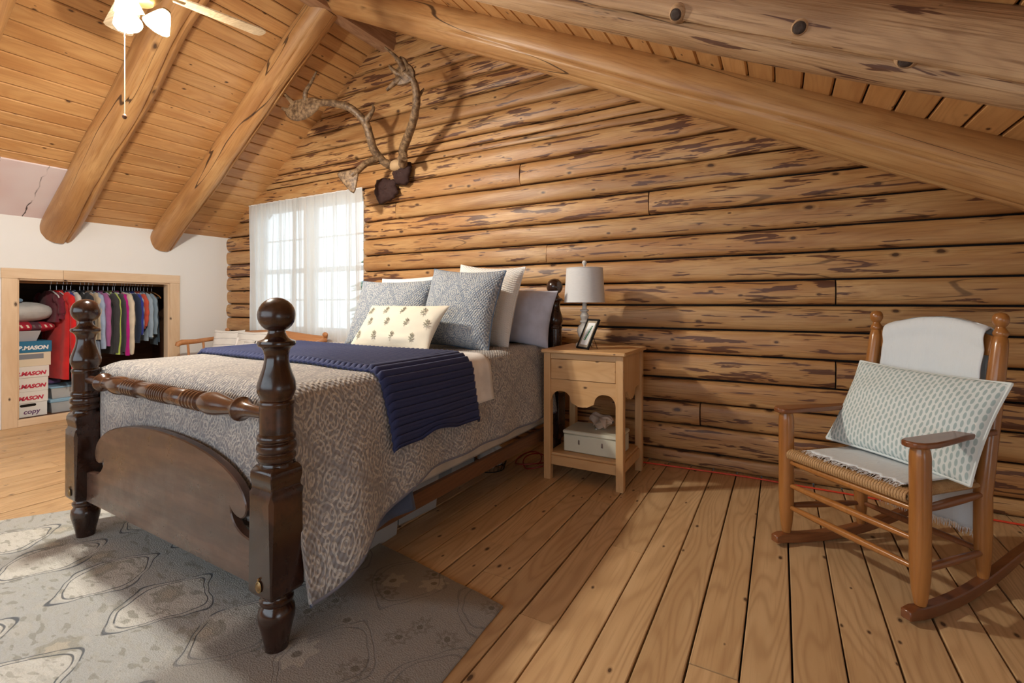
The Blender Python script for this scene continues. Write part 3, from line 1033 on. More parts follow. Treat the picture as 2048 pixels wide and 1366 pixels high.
# footboard outline (right half), mirrored
half = [(0, .637), (.06, .636), (.12, .633), (.2, .628), (.28, .619), (.36, .606), (.42, .592), (.48, .573), (.53, .551), (.57, .526), (.60, .497), (.617, .468), (.622, .445), (.615, .425), (.600, .411), (.582, .406), (.565, .408), (.548, .414), (.535, .421), (.524, .432),
        (.527, .412), (.537, .394), (.553, .377), (.575, .363), (.60, .354), (.64, .347), (.68, .343), (.72, .341)]
out = [(-.72, .195), (.72, .195)] + half[::-1] + [(-a, b) for a, b in half[1:]]
fb = MB().prism(out, lambda a, b, c: (a, c, b), -.016, .016)
fbo = fb.build('footboard', M['panelwood'], bed, smooth=30)
fbo.modifiers.new('b', 'BEVEL').width = .004
# turned foot rail
hp = [(.0, .047)]
def ringset(u0, u1, n, r0, r1):
    o_ = []
    for i in range(n):
        a = u0 + (u1 - u0) * i / n
        b = u0 + (u1 - u0) * (i + 1) / n
        o_ += [(r0, a + .001), (r1, a + (b - a) * .3), (r1, a + (b - a) * .7), (r0, b - .001)]
    return o_
pr = ringset(0, .075, 4, .031, .0375) + [(.035, .078), (.035, .19)] + ringset(.195, .315, 5, .031, .0385) + [(.034, .32), (.040, .345), (.0435, .375), (.043, .40), (.039, .435), (.032, .475), (.027, .515), (.026, .535), (.030, .548), (.040, .556), (.0435, .562), (.0435, .570), (.036, .577), (.028, .59), (.0235, .615), (.021, .65), (.020, .745)]
full = [(r, -u) for r, u in pr[::-1]] + pr
fr = MB().lathe(full, 28, M=Matrix.Translation((0, 0, .79)) @ Matrix.Rotation(R(90), 4, 'Y'))
fr.build('foot_rail', M['darkrail'], bed, smooth=35)
hb = [(-.73, .45), (.73, .45), (.73, .98), (.6, 1.06), (.4, 1.15), (.2, 1.19), (0, 1.2), (-.2, 1.19), (-.4, 1.15), (-.6, 1.06), (-.73, .98)]
MB().prism(hb, lambda a, b, c: (a, c, b), 2.17, 2.20).build('headboard', M['darkwood'], bed, smooth=30)
for s_ in (-1, 1):
    MB().box(s_ * .775 - .015, s_ * .775 + .015, .06, 2.13, .225, .30, .003).build('side_rail', M['siderail'], bed, smooth=0)

bx = MB().box(-.745, .745, .075, 2.12, .302, .515, .02).build('box_spring', M['box_spring'], loc=BL_, rot=BR_)
tag(bx, 'cream box spring resting on the side rails of the bed', 'box spring')
bdg = MB()
bdg.tube([(.752, .1 + .2 * k, .50) for k in range(11)], .007, 6)
bdg.build('black_edging', plain('black_lattice_edging', (.02, .02, .025), .7), bx)
mt = MB().box(-.735, .735, .085, 2.115, .517, .835, .04).build('mattress', M['white_cotton'], loc=BL_, rot=BR_)
tag(mt, 'thick mattress hidden beneath the patterned quilt', 'mattress')

TOP = .862


def sheet_pos(a, v, top=TOP, lift=0.0, r=.07, flare=.10, flat=.695, wav=0.0, seed=0):
    """a: arc-length across the bed (0 at middle), v along the bed -> local position"""
    sg = 1 if a >= 0 else -1
    e = abs(a) - flat
    R_ = r + lift
    if e <= 0:
        u, z = abs(a), top + lift
    elif e < R_ * PI / 2:
        th = e / R_
        u, z = flat + R_ * math.sin(th), top + lift - R_ * (1 - math.cos(th))
    else:
        k = e - R_ * PI / 2
        u, z = flat + R_ + flare * k + wav * sst(0, .35, k) * math.sin(v * 17 + seed + k * 3), top + lift - R_ - k
    z += .010 * noise.noise(Vector((a * 2.2 + seed, v * 2.0, 0))) * (1 if e <= 0 else .3)
    return sg * u, z


def hemz(v):
    return .40 - .10 * sst(.75, .33, v) - .14 * sst(.40, .06, v)


VF, RF = .135, .075


def quilt_fn(t_, b):
    # t_ in [-1,1] across, b along from head (b=2.08) to the foot; b<VF runs over the foot edge
    if b >= VF:
        v, dz = b, 0
    else:
        e = VF - b
        if e < RF * PI / 2:
            th = e / RF
            v, dz = VF - RF * math.sin(th), RF * (1 - math.cos(th))
        else:
            v, dz = VF - RF, RF + e - RF * PI / 2
            v -= .018 * sst(0, .2, e - RF * PI / 2) + .012 * noise.noise(Vector((t_ * 3, e * 3, 3)))
    amax = .695 + .07 * PI / 2 + (TOP - .07 - hemz(v))
    flat_t = .62
    a = t_ / flat_t * .695 if abs(t_) <= flat_t else math.copysign(.695 + (abs(t_) - flat_t) / (1 - flat_t) * (amax - .695), t_)
    k = 1 - sst(.66, .775, abs(a))
    near = sst(.9, .1, v)
    u, z = sheet_pos(a, v, wav=.010 + .022 * near, flare=.12 + .10 * near, seed=2 + (3 if a < 0 else 0))
    if k < 1:
        v2 = max(v, .0) if b >= VF else VF - RF * math.sin(min(PI / 2, (VF - b) / RF)) + .0
        v = v * k + v2 * (1 - k)
        if abs(a) > .80 and b < VF:
            v = VF - RF * min(1.3, (VF - b) / RF) * .9
    return (u, v, z - dz * k)


def dense(a, b, n):
    return lin(a, b, n)


qb = [VF - RF * PI / 2 - .42 + .42 * i / 16 for i in range(16)] + [VF - RF * PI / 2 * (1 - i / 8) for i in range(8)] + lin(VF, 2.10, 48)
qt = lin(-1, -.62, 26)[:-1] + lin(-.62, .62, 40) + lin(.62, 1, 26)[1:]


def qclip(t_, b):
    # side panels stop just past the post, the foot drop runs on down
    bb = b if abs(t_) < .64 else max(b, VF - RF * 1.35)
    return quilt_fn(t_, bb)


qm = MB().grid(qclip, qt, qb, uvfn=lambda t_, b: (t_ * 1.15, b))
quilt = qm.build('quilt', M['quilt'], smooth=80, loc=BL_, rot=BR_)
tag(quilt, 'grey and cream scroll patterned quilt draped over the bed', 'quilt')
sm = quilt.modifiers.new('s', 'SOLIDIFY')
sm.thickness = .010
sm.offset = 1
for sg in (-1, 1):
    hem = [quilt_fn(sg, b) for b in [VF - RF * 1.2, VF - RF * .6] + lin(VF, 2.08, 40)]
    hem = [(h[0] + sg * .004, h[1], h[2]) for h in hem]
    MB().tube(hem, .008, 8).build('binding', M['binding'], quilt)

# slate sheet showing below the quilt near the foot
def under(t_, v):
    k = t_
    u = .79 + .05 * k + .012 * math.sin(v * 23)
    return (u, v, .46 - k * (.19 + .14 * sst(.35, .1, v)))
us_ = MB().grid(under, lin(0, 1, 10), lin(.07, .60, 26))
uo = us_.build('bed_sheet', M['denim_sheet'], smooth=80, loc=BL_, rot=BR_)
uo.modifiers.new('s', 'SOLIDIFY').thickness = .004
tag(uo, 'slate blue sheet edge hanging below the quilt by the foot post', 'sheet')

# white blanket then navy throw
def wb(a, b):
    u, z = sheet_pos(a, b, lift=.016, flare=.12)
    return (u, b, z)
wbm = MB().grid(wb, lin(-1.02, 1.0, 120), lin(.92, 1.315, 14))
o = wbm.build('white_blanket', M['white_cotton'], smooth=80, loc=BL_, rot=BR_)
o.modifiers.new('s', 'SOLIDIFY').thickness = .008
tag(o, 'white blanket folded across the bed beside the navy throw', 'blanket')
RIB = .036


def nv(a, b):
    rb = abs(math.sin(PI * a / RIB)) ** .5 * .023
    v0, v1 = .46 + .05 * (.8 - a) * .6, 1.12 + .03 * (.8 - a)
    f = b
    v = v0 + (v1 - v0) * f
    if a > .8:
        v += .03 * math.sin((a - .8) * 6) * (1 - f) + .012 * math.sin(f * 9)
    edge = min(1, f / .03, (1 - f) / .03)
    u, z = sheet_pos(a, v, lift=.024 + rb * edge * .9, flare=.18, wav=.008)
    if a > 1.02 and .25 < f < .7:
        z += .03 * math.sin((f - .25) / .45 * PI) * sst(1.02, 1.10, a)
    return (u, v, z)


na = lin(-1.08, 1.095, int(2.175 / RIB * 8))
nvm = MB().grid(nv, na, [0, .012, .03] + lin(.05, .95, 22) + [.97, .988, 1])
o = nvm.build('navy_throw', M['navy'], smooth=80, loc=BL_, rot=BR_)
md_ = o.modifiers.new('s', 'SOLIDIFY')
md_.thickness = .014
md_.offset = -1
tag(o, 'navy blue channel-quilted throw laid across the bed', 'throw')


# ------------------------------------------------------------------ pillows
def pillow_mesh(w, h, t, seed=0, puff=.48, flange=0.0, sag=0.0, corner=.085, nu=34, nv_=28):
    m = MB()

    def surf(sd):
        def fn(a, b):
            ea, eb = 1 - abs(a) ** 2.2, 1 - abs(b) ** 2.2
            th = t / 2 * (max(0, ea) ** puff) * (max(0, eb) ** puff)
            pin = 1 - corner * (1 - abs(a) ** 2) * 0 - corner * (1 - b * b) * abs(a) ** 3
            pinb = 1 - corner * (1 - a * a) * abs(b) ** 3
            x = a * w / 2 * pin
            z = b * h / 2 * pinb
            z -= sag * (1 - a * a) * (b + 1) / 2
            wr = .011 * fbm((a * 2.3 + seed, b * 2.3, sd * 3), 3) * min(1, 4 * min(1 - abs(a), 1 - abs(b)) + .1)
            y = sd * (th + wr)
            return (x, y, z + h / 2)
        return fn
    g = [math.sin(x * PI / 2) for x in lin(-1, 1, nu)]
    g2 = [math.sin(x * PI / 2) for x in lin(-1, 1, nv_)]
    m.grid(surf(-1), g, g2, uvfn=lambda a, b: (a * w / 2, b * h / 2))
    m.grid(surf(1), g, g2, uvfn=lambda a, b: (a * w / 2 + 3, b * h / 2), flip=True)
    edge = [surf(-1)(a, -1) for a in g] + [surf(-1)(1, b) for b in g2[1:]] + [surf(-1)(a, 1) for a in g[::-1][1:]] + [surf(-1)(-1, b) for b in g2[::-1][1:]]
    return m, edge


def pillow(name, label, mat, w, h, t, loc, rot, pipe=None, pr=.005, group=None, **kw):
    m, edge = pillow_mesh(w, h, t, **kw)
    o = m.build(name, mat, smooth=70, loc=loc, rot=rot)
    o.rotation_mode = 'YXZ' if False else 'XYZ'
    tag(o, label, 'pillow', group)
    if pipe:
        MB().tube(edge, pr, 6, cap=False).build('piping', pipe, o)
    return o


M['sham_pipe'] = plain('slate_piping', (.13, .19, .28), .9)
ZB = .872
pillow('sham_pillow', 'blue grey scroll sham pillow nearest the window curtain', M['sham'],   .62, .50, .20, (-2.42, -1.16, ZB), (R(-24), 0, R(8)), M['sham_pipe'], seed=1)
pillow('sham_pillow', 'blue grey scroll sham pillow leaning at the right behind the lumbar pillow', M['sham'], .60, .54, .22, (-1.87, -1.10, ZB), (R(-17), R(3), R(-3)), M['sham_pipe'], seed=2)
lp = pillow('lumbar_pillow', 'cream lumbar pillow embroidered with sage sprigs at the front of the bed', M['lumbar'], .72, .335, .13, (-2.15, -1.395, ZB + .004), (R(-35), 0, R(-5)), None, seed=3)
pillow('euro_pillow', 'white waffle square pillow standing behind the right sham', M['euro'], .58, .58, .19, (-1.86, -.84, ZB), (R(-15), R(4), R(-6)), M['white_cotton'], .004, seed=4)
pillow('bed_pillow', 'white pillow peeking out above the window-side sham', M['white_cotton'], .66, .50, .16, (-2.50, -.84, ZB + .03), (R(-18), R(-2), R(3)), seed=5)
pillow('bed_pillow', 'lavender grey pillow at the far right against the head post', M['lavender'], .62, .42, .16, (-1.71, -.62, ZB), (R(-16), R(4), R(2)), seed=6)
pillow('bed_pillow', 'white pillow lying behind between the two white ones', M['white_cotton'], .60, .46, .14, (-2.32, -.64, ZB + .01), (R(-14), R(0), R(0)), seed=9)
# sprigs on the lumbar pillow
def lump_y(a, b, w=.72, h=.335, t=.13):
    return -t / 2 * (max(0, 1 - abs(a) ** 2.2) ** .48) * (max(0, 1 - abs(b) ** 2.2) ** .48) - .004
for r_, (b0, offs) in enumerate(((-.60, (-.74, -.30, .16, .62)), (-.02, (-.56, -.10, .38)), (.02, (.80,)), (.52, (-.74, -.30, .14, .62)))):
    if r_ == 2:
        b0 = .02
    for a0 in offs:
        sp = MB()
        def leafpt(x, z):
            X, Z = a0 * .36 + x, b0 * .1675 + z
            return (X, lump_y(X / .36, Z / .1675) - .0035, Z + .1675)
        sp.tube([leafpt(0, q) for q in (-.030, -.01, .01, .022)], .0013, 5)
        for (zb, ang, ln_) in ((.018, 90, .016), (.008, 55, .022), (.008, 125, .022), (-.004, 28, .021), (-.004, 152, .021), (-.008, -15, .016), (-.008, 195, .016)):
            ca, sa = math.cos(R(ang)), math.sin(R(ang))
            sp.tube([leafpt(ca * ln_ * q, zb + sa * ln_ * q) for q in (.05, .55, 1.0)], [.0012, .0042, .0012], 6, flat=.6)
        sp.build('sprig', M['sprig'], lp)

# ================================================================== NIGHTSTAND
ns = thing('nightstand', 'pine nightstand with scalloped apron between the bed and the log wall', 'nightstand', (-1.11, -.482, 0), (0, 0, 0))
W2, D2 = .245, .222
for sx in (-1, 1):
    for sy in (-1, 1):
        MB().box(sx * W2 - .024, sx * W2 + .024, sy * D2 - .024, sy * D2 + .024, 0, .838, .003).build('leg', M['pine_v'], ns, smooth=0)
MB().box(-.277, .290, -.276, .262, .838, .862, .007).build('top', M['pine_h'], ns, smooth=0)
fy = -D2 - .010
MB().box(-W2 + .0245, W2 - .0245, fy - .006, fy + .012, .800, .8375, .001).build('top_rail', M['pine_h'], ns, smooth=0)
dr = MB().box(-W2 + .027, W2 - .027, fy - .008, fy + .012, .668, .797, .002).build('drawer', M['pine_h'], ns, smooth=0)


def scallop(w, zt, zd, zlo):
    """apron outline: straight top, two arches and a dropped centre"""
    n = 16
    pts = [(-w, zt), (w, zt), (w, zlo)]
    for i in range(n + 1):
        f = i / n
        x = w - f * (w - .075)
        z = zlo + (zd - zlo) * (math.sin(min(1, f * 1.6) * PI / 2) if f < .62 else math.cos((f - .62) / .38 * PI / 2) ** .8)
        z = zlo + (zd - zlo) * (1 - abs(2 * f - 1) ** 2.6) ** .6
        pts.append((x, z))
    pts += [(.075, zlo + .001), (.055, zlo - .008), (.03, zlo - .022), (0, zlo - .024), (-.03, zlo - .022), (-.055, zlo - .008)]
    for i in range(n + 1):
        f = 1 - i / n
        x = -(w - f * (w - .075))
        z = zlo + (zd - zlo) * (1 - abs(2 * f - 1) ** 2.6) ** .6
        pts.append((x, z))
    return pts


MB().prism(scallop(W2 - .0245, .6655, .590, .520), lambda a, b, c: (a, c, b), fy - .004, fy + .012).build('apron', M['pine_h'], ns, smooth=20)
for sx in (-1, 1):
    MB().prism(scallop(D2 - .0245, .8375, .605, .560), lambda a, b, c: (c, a, b), sx * W2 - .010, sx * W2 + .010).build('side_panel', M['pine_v'], ns, smooth=20)
MB().box(-W2 + .0245, W2 - .0245, D2 - .010, D2 + .010, .56, .8375).build('back_panel', M['pine_h'], ns, smooth=0)
MB().box(-W2 - .0, W2 + .0, -D2, D2, .160, .176, .002).build('shelf', M['pine_h'], ns, smooth=0)
for sy in (-1, 1):
    MB().box(-W2 + .0245, W2 - .0245, sy * D2 - .011, sy * D2 + .011, .098, .159, .002).build('shelf_rail', M['pine_h'], ns, smooth=0)
for sx in (-1, 1):
    MB().box(sx * W2 - .011, sx * W2 + .011, -D2 + .0245, D2 - .0245, .098, .159, .002).build('shelf_rail', M['pine_v'], ns, smooth=0)

# lamp
lm = thing('table_lamp', 'white table lamp with drum shade on the nightstand', 'lamp', (-1.215, -.40, .862))
MB().lathe([(.062, 0), (.063, .014), (.055, .022), (.034, .030), (.026, .042), (.032, .055), (.044, .075), (.052, .10), (.052, .118), (.042, .142), (.028, .155), (.022, .163), (.032, .168), (.034, .176), (.022, .184), (.028, .20), (.033, .212), (.026, .228), (.018, .24), (.030, .246), (.030, .256), (.016, .264), (.014, .31)], 24).build('base', M['lamp_base'], lm)
sh = MB()
sh.lathe([(.143, .308), (.128, .552), (.126, .552), (.141, .308)], 40)
sh.f = [f for f in sh.f if len(f) < 10]
shd = sh.build('lamp_shade', M['shade'], lm, smooth=60)
for zz, rr in ((.31, .1435), (.55, .1288)):
    MB().tube([(rr * math.cos(2 * PI * k / 40), rr * math.sin(2 * PI * k / 40), zz) for k in range(41)], .0025, 6, cap=False).build('shade_rim', M['shade'], shd)
MB().lathe([(.004, .31), (.004, .555), (.008, .556), (.006, .565), (.010, .574), (.0165, .585), (.0165, .595), (.010, .604), (.0001, .607)], 16).build('finial', M['lamp_base'], lm)

# picture frame leaning on a wire easel
ax_ = R(-14)
pf = thing('picture_frame', 'small black frame with a green leaf print on the nightstand', 'picture frame', (-1.150, -.615, .8625), (0, 0, R(-38)))
TI = Matrix.Rotation(R(-25), 4, 'X')
fm = MB()
fw, fh_ = .145, .215
for (a0, a1, b0, b1) in ((-fw / 2, fw / 2, 0, .012), (-fw / 2, fw / 2, fh_ - .012, fh_), (-fw / 2, -fw / 2 + .012, .012, fh_ - .012), (fw / 2 - .012, fw / 2, .012, fh_ - .012)):
    fm.box(a0, a1, -.007, .007, b0, b1, .001, M=TI)
fm.build('frame', M['black_metal'], pf, smooth=0)
MB().box(-fw / 2 + .011, fw / 2 - .011, -.001, .002, .011, fh_ - .011, M=TI).build('backing_glass', plain('tinted_backing', (.40, .33, .24), .2), pf, smooth=0)
MB().box(-.042, .042, -.0025, -.0012, .030, fh_ - .028, M=TI).build('print', M['paper'], pf, smooth=0)
lf = MB()
st_p = [(-.012 + .03 * k / 8, -.0032, .06 + .095 * k / 8) for k in range(9)]
lf.tube([TI @ Vector(p) for p in st_p], .0008, 5)
for k in range(9):
    for sg in (-1, 1):
        b0 = Vector(st_p[k])
        e0 = b0 + Vector((sg * .016 * (1 - k * .05), 0, .012))
        lf.tube([TI @ b0, TI @ ((b0 + e0) / 2), TI @ e0], [.001, .006, .0006], 6, flat=.15)
lf.build('leaf_print', M['leaf_print'], pf)
es = MB().tube([(-.03, .052, .115), (-.035, .095, .002), (.035, .095, .002), (.03, .052, .115)], .0018, 6)
es.build('easel_wire', M['black_metal'], pf)

# cash box
cb = thing('cash_box', 'cream metal cash box on the lower shelf of the nightstand', 'box', (-1.085, -.52, .1775), (0, 0, R(-1)))
MB().box(-.185, .185, -.125, .125, 0, .115, .006).build('body', M['cream_metal'], cb)
MB().box(-.190, .190, -.130, .130, .1155, .142, .007).build('lid', M['cream_metal'], cb)
MB().lathe([(.0, 0), (.012, 0), (.012, .004), (.0001, .006)], 16, (0, 0, .142)).build('knob', M['steel'], cb)
for xx in (-.075, .085):
    MB().box(xx - .006, xx + .006, -.1275, -.1252, .055, .085, .001).build('latch', M['steel'], cb)

# conch shell behind the cash box
shl = MB()
def conch(a, b):
    th = a * 2 * PI
    t_ = b
    r = .052 * (math.sin(PI * min(1, t_ * .92 + .05)) ** .75) * (1 + .13 * math.cos(7 * th + 5 * t_)) + .001
    return (-.09 + .19 * t_, r * math.cos(th), .055 + r * .85 * math.sin(th) + .012 * math.sin(9 * t_))
shl.grid(conch, lin(0, 1, 37), lin(0, 1, 24))
shl.grid(lambda a, b: (-.02 + .10 * a + .02 * b, -.045 - .035 * b, .075 - .055 * abs(a - .5) * 2 * b + .01), lin(0, 1, 12), lin(0, 1, 6))
o = shl.build('sea_shell', plain('shell', (.62, .48, .38), .5, .4, 40), loc=(-1.06, -.50, .3195), rot=(0, 0, R(-20)))
tag(o, 'pale pink sea shell resting on the cash box', 'shell')

# ================================================================== ROCKING CHAIR
rc = thing('rocking_chair', 'wooden rocking chair with woven rush seat standing by the log wall', 'rocking chair', (.235, -1.139, 0), (0, 0, R(-44)))
FX, BX, BY = .295, .25, .424


def backp(z, sx):
    return Vector((sx * BX, BY + .02 + .125 * sst(0, 1, (z - .07) / 1.06 * .5 + .0) * 2, z)) if False else Vector((sx * BX, BY + .125 * max(0, (z - .40)) / .73, z))


for sx in (-1, 1):
    MB().lathe([(.018, .058), (.021, .07), (.027, .11), (.032, .17), (.0335, .25), (.0335, .60), (.031, .625), (.026, .640)], 20, (sx * FX, 0, 0)).build('front_post', M['oak'], rc)
    zs = [.062, .09, .15, .25, .40, .55, .7, .85, .97, 1.0, 1.02, 1.03]
    rs = [.017, .021, .027, .030, .030, .030, .030, .030, .028, .027, .024, .020]
    bp_ = MB().tube([backp(z, sx) for z in zs], rs, 18)
    bpo = bp_.build('back_post', M['oak'], rc)
    fp = backp(1.03, sx)
    MB().lathe([(.020, 0), (.024, .006), (.026, .014), (.022, .024), (.016, .034), (.015, .04), (.020, .046), (.0255, .058), (.0275, .070), (.0255, .083), (.018, .094), (.0001, .10)], 18, fp).build('finial', M['oak'], bpo)
    # rocker
    rk = MB()
    yy = lin(-.075, .80, 26)
    vs, fs = [], []
    for y in yy:
        zc_ = .0 + .30 * (y - .17) ** 2
        hgt = .046 - .012 * sst(.5, .8, y)
        if y < -.05: hgt -= .012
        xo = sx * (FX - (FX - BX) * max(0, min(1.6, y / BY)))
        vs += [(xo - .019, y, zc_), (xo + .019, y, zc_), (xo + .019, y, zc_ + hgt), (xo - .019, y, zc_ + hgt)]
    for i in range(25):
        for k in range(4):
            k2 = (k + 1) % 4
            fs.append((i * 4 + k, i * 4 + k2, (i + 1) * 4 + k2, (i + 1) * 4 + k))
    fs += [(3, 2, 1, 0), (100, 101, 102, 103)]
    rk.add(vs, fs)
    rko = rk.build('rocker', M['oak_dark'], rc, smooth=30)
    bv = rko.modifiers.new('b', 'BEVEL'); bv.width = .004; bv.limit_method = 'ANGLE'
    # arm
    bp = backp(.645, sx)
    arm = []
    n = 10
    outl = []
    for i in range(n + 1):
        f = i / n
        outl.append((sx * (FX - .045 - .005 * f) * 1.0, -.055 + f * (bp.y + .01 + .055)))
    oin = [(sx * .232, bp.y - .01), (sx * .240, .16), (sx * .247, .05), (sx * .250, -.02), (sx * .262, -.05), (sx * .285, -.062), (sx * .315, -.055), (sx * .335, -.03), (sx * .338, .03), (sx * .325, .12), (sx * .300, .25), (sx * .283, bp.y - .01)]
    if sx < 0:
        oin = oin[::-1]
    a_ = MB().prism(oin, lambda a, b, c: (a, b, c), .640, .663)
    ao = a_.build('arm', M['oak_dark'], rc, smooth=30)
    bv = ao.modifiers.new('b', 'BEVEL'); bv.width = .006; bv.segments = 2; bv.limit_method = 'ANGLE'


def rod(name, p, q, r, mat='oak', bulge=1.25):
    p, q = Vector(p), Vector(q)
    pts = [p + (q - p) * t_ for t_ in lin(0, 1, 9)]
    rr = [r * (.72 + (bulge - .72) * math.sin(PI * t_) ** .7) for t_ in lin(0, 1, 9)]
    return MB().tube(pts, rr, 12).build(name, M[mat], rc)


for z in (.185, .29):
    rod('front_stretcher', (-FX, 0, z), (FX, 0, z), .0125)
rod('front_seat_rail', (-FX, 0, .402), (FX, 0, .402), .013)
for sx in (-1, 1):
    rod('side_stretcher', (sx * FX, 0, .185), backp(.165, sx), .0125, 'oak_dark')
    rod('side_seat_rail', (sx * FX, 0, .405), backp(.400, sx), .013, 'oak_dark')
rod('back_stretcher', backp(.17, -1), backp(.17, 1), .0125, 'oak_dark')
for z, hh in ((.60, .06), (.77, .07), (.95, .12)):
    sl = MB()
    pts = []
    def slat(a, b, z=z, hh=hh):
        y = backp(z, 1).y + .03 * (1 - a * a)
        top = hh * (1 - (.35 * a * a if hh > .1 else 0))
        return (a * (BX - .022), y + .125 / .73 * (b * top), z + b * top)
    sl.grid(slat, lin(-1, 1, 16), lin(0, 1, 4))
    so_ = sl.build('back_slat', M['oak'], rc)
    so_.modifiers.new('s', 'SOLIDIFY').thickness = .012
# rush seat: four woven triangles with cord ridges, wrapped over the rails
sf, sb, sy1 = .262, .222, BY - .005
CT = (0.0, .20)
se = MB()
def seat_fn(a, b):
    hw = sf + (sb - sf) * b
    x, y = a * hw, -.028 + (sy1 + .05) * b
    dx, dyf, dyb = hw - abs(x), y + .028, sy1 + .022 - y
    e = min(dx, dyf, dyb)
    z = .462 - .006 * sst(0, .12, e)
    if e < .02:
        z -= .018 * (1 - e / .02) ** 2
    rid = (x if dyf <= dx or dyb <= dx else y)
    z += .0022 * abs(math.sin(rid * PI / .0105))
    return (x, y, z)
se.grid(seat_fn, lin(-1, 1, 130), lin(0, 1, 110))
seat = se.build('rush_seat', M['rush'], rc, smooth=70)
MB().box(-.255, .255, -.02, sy1 + .01, .425, .446, .008).build('seat_underside', M['rush'], seat, smooth=30)
cd = MB()
x = -sf + .005
while x < sf:
    cd.tube([(x, .0, .464), (x, -.018, .463), (x, -.030, .455), (x, -.033, .444), (x, -.030, .432), (x, -.015, .424)], .0052, 6)
    x += .0108
for sx in (-1, 1):
    y = -.015
    while y < sy1 - .01:
        hw = sf + (sb - sf) * (y + .028) / (sy1 + .05)
        cd.tube([(sx * (hw - .02), y, .463), (sx * hw, y, .460), (sx * (hw + .008), y, .446), (sx * hw, y, .430), (sx * (hw - .02), y, .425)], .0052, 6)
        y += .0108
tag(cd.build('rush_wrapping', M['rush'], seat, smooth=60), kind='stuff')

# muslin throw over the chair back, across the seat and down behind
path = []
for z in lin(.21, 1.00, 14):
    path.append((BY + .125 * max(0, z - .40) / .73 + .075 + .01 * math.sin(z * 9), z))
ytop = BY + .125 * (1.07 - .40) / .73
path += [(ytop + .06, 1.045), (ytop + .045, 1.078), (ytop + .015, 1.092), (ytop - .015, 1.080), (ytop - .028, 1.045)]
for z in lin(1.0, .56, 9):
    path.append((BY + .125 * (z - .40) / .73 - .012, z))
path += [(BY - .01, .52), (BY - .03, .487), (BY - .07, .4745), (BY - .15, .4735), (.15, .474), (.06, .475), (.015, .476)]
PL = [0]
for i in range(1, len(path)):
    PL.append(PL[-1] + math.dist(path[i], path[i - 1]))
def thr(a, b):
    # a across -1..1, b index along path
    i = int(b)
    f = b - i
    if i >= len(path) - 1:
        i, f = len(path) - 2, 1.0
    y = path[i][0] + (path[i + 1][0] - path[i][0]) * f
    z = path[i][1] + (path[i + 1][1] - path[i][1]) * f
    arch = .045 * (1 - a * a) * sst(.85, 1.05, z) - .03 * sst(.85, 1.05, z)
    wdt = .205 if z > .5 else .215
    s_ = sst(.9, 1.0, z)
    fr = .012 * noise.noise(Vector((a * 9, 3, b))) if i > 29 or i < 2 else 0
    bow = .03 * (1 - a * a) * (1 if .5 < z < 1.09 else 0)
    bow *= sst(.5, .62, z)
    yy = y + bow + .006 * noise.noise(Vector((a * 3, b * .6, 0))) + (fr * 3 if i > 29 else 0)
    return (a * wdt + (.02 if z < .5 and b > 25 else 0), yy, z + arch + .004 * noise.noise(Vector((a * 4, b * .7, 9))) * (0 if b > 27 else 1) + (fr if i < 2 else 0))
tm = MB().grid(thr, lin(-1, 1, 40), lin(0, len(path) - 1, 110), uvfn=lambda a, b: (a * .2, PL[min(int(b), len(PL) - 1)] + (b - int(b)) * .03))
to = tm.build('muslin_throw', M['muslin'], smooth=80, loc=rc.location, rot=rc.rotation_euler)
to.modifiers.new('s', 'SOLIDIFY').thickness = .005
tag(to, 'white muslin throw draped over the back and seat of the rocking chair', 'throw')
fr_ = MB()
for k in range(110):
    a = -1 + 2 * k / 109
    p = thr(a, 0)
    fr_.tube([p, (p[0] + random.uniform(-.006, .006), p[1] + random.uniform(-.006, .006), p[2] - random.uniform(.022, .04))], [.0016, .0008], 4)
    p = thr(a, len(path) - 1)
    fr_.tube([p, (p[0] + random.uniform(-.006, .006), p[1] - .016, p[2] + .003), (p[0] + random.uniform(-.008, .008), p[1] - random.uniform(.028, .04), p[2] - random.uniform(.0, .008))], [.002, .0016, .0008], 4)
tag(fr_.build('fringe', M['white_cotton'], to), kind='stuff')

cp = pillow('chair_pillow', 'mint and white waffle weave pillow leaning in the rocking chair', M['waffle'], .60, .43, .16, (0, 0, 0), (0, 0, 0), M['waffle'], .007, seed=12, corner=.05)
cp.matrix_world = Matrix.Translation((.235, -1.139, 0)) @ Matrix.Rotation(R(-44), 4, 'Z') @ Matrix.Translation((.018, .235, .487)) @ Matrix.Rotation(R(-29), 4, 'X') @ Matrix.Rotation(R(2), 4, 'Y')

# ================================================================== RUG
rug_out = [(-.93, -2.03), (-2.0, -1.865), (-2.96, -1.74), (-3.30, -2.24), (-3.66, -2.78), (-3.95, -3.35), (-.86, -3.35), (-.90, -2.6)]
rg = MB()
n_ = len(rug_out)
dn = []
for i in range(n_):
    a, b = Vector(rug_out[i]), Vector(rug_out[(i + 1) % n_])
    k = max(2, int((b - a).length / .06))
    for j in range(k):
        p = a + (b - a) * j / k
        dn.append((p.x + .004 * noise.noise(Vector((p.x * 9, p.y * 9, 0))), p.y + .004 * noise.noise(Vector((p.x * 9, p.y * 9, 5)))))
cx_, cy_ = -2.2, -2.6
vs, fs = [], []
m_ = len(dn)
for (sc_, z) in ((1.0, .0025), (1.0, .009), (.993, .0135), (0.0, .0145)):
    for (x, y) in dn:
        vs.append((cx_ + (x - cx_) * sc_, cy_ + (y - cy_) * sc_, z))
for r_ in range(3):
    for k in range(m_):
        k2 = (k + 1) % m_
        fs.append((r_ * m_ + k, (r_ + 1) * m_ + k, (r_ + 1) * m_ + k2, r_ * m_ + k2))
fs.append(tuple(range(m_)))
rg.add(vs, fs)
tag(rg.build('area_rug', M['rug'], smooth=60), 'grey and cream floral wool rug lying beneath the foot of the bed', 'rug')

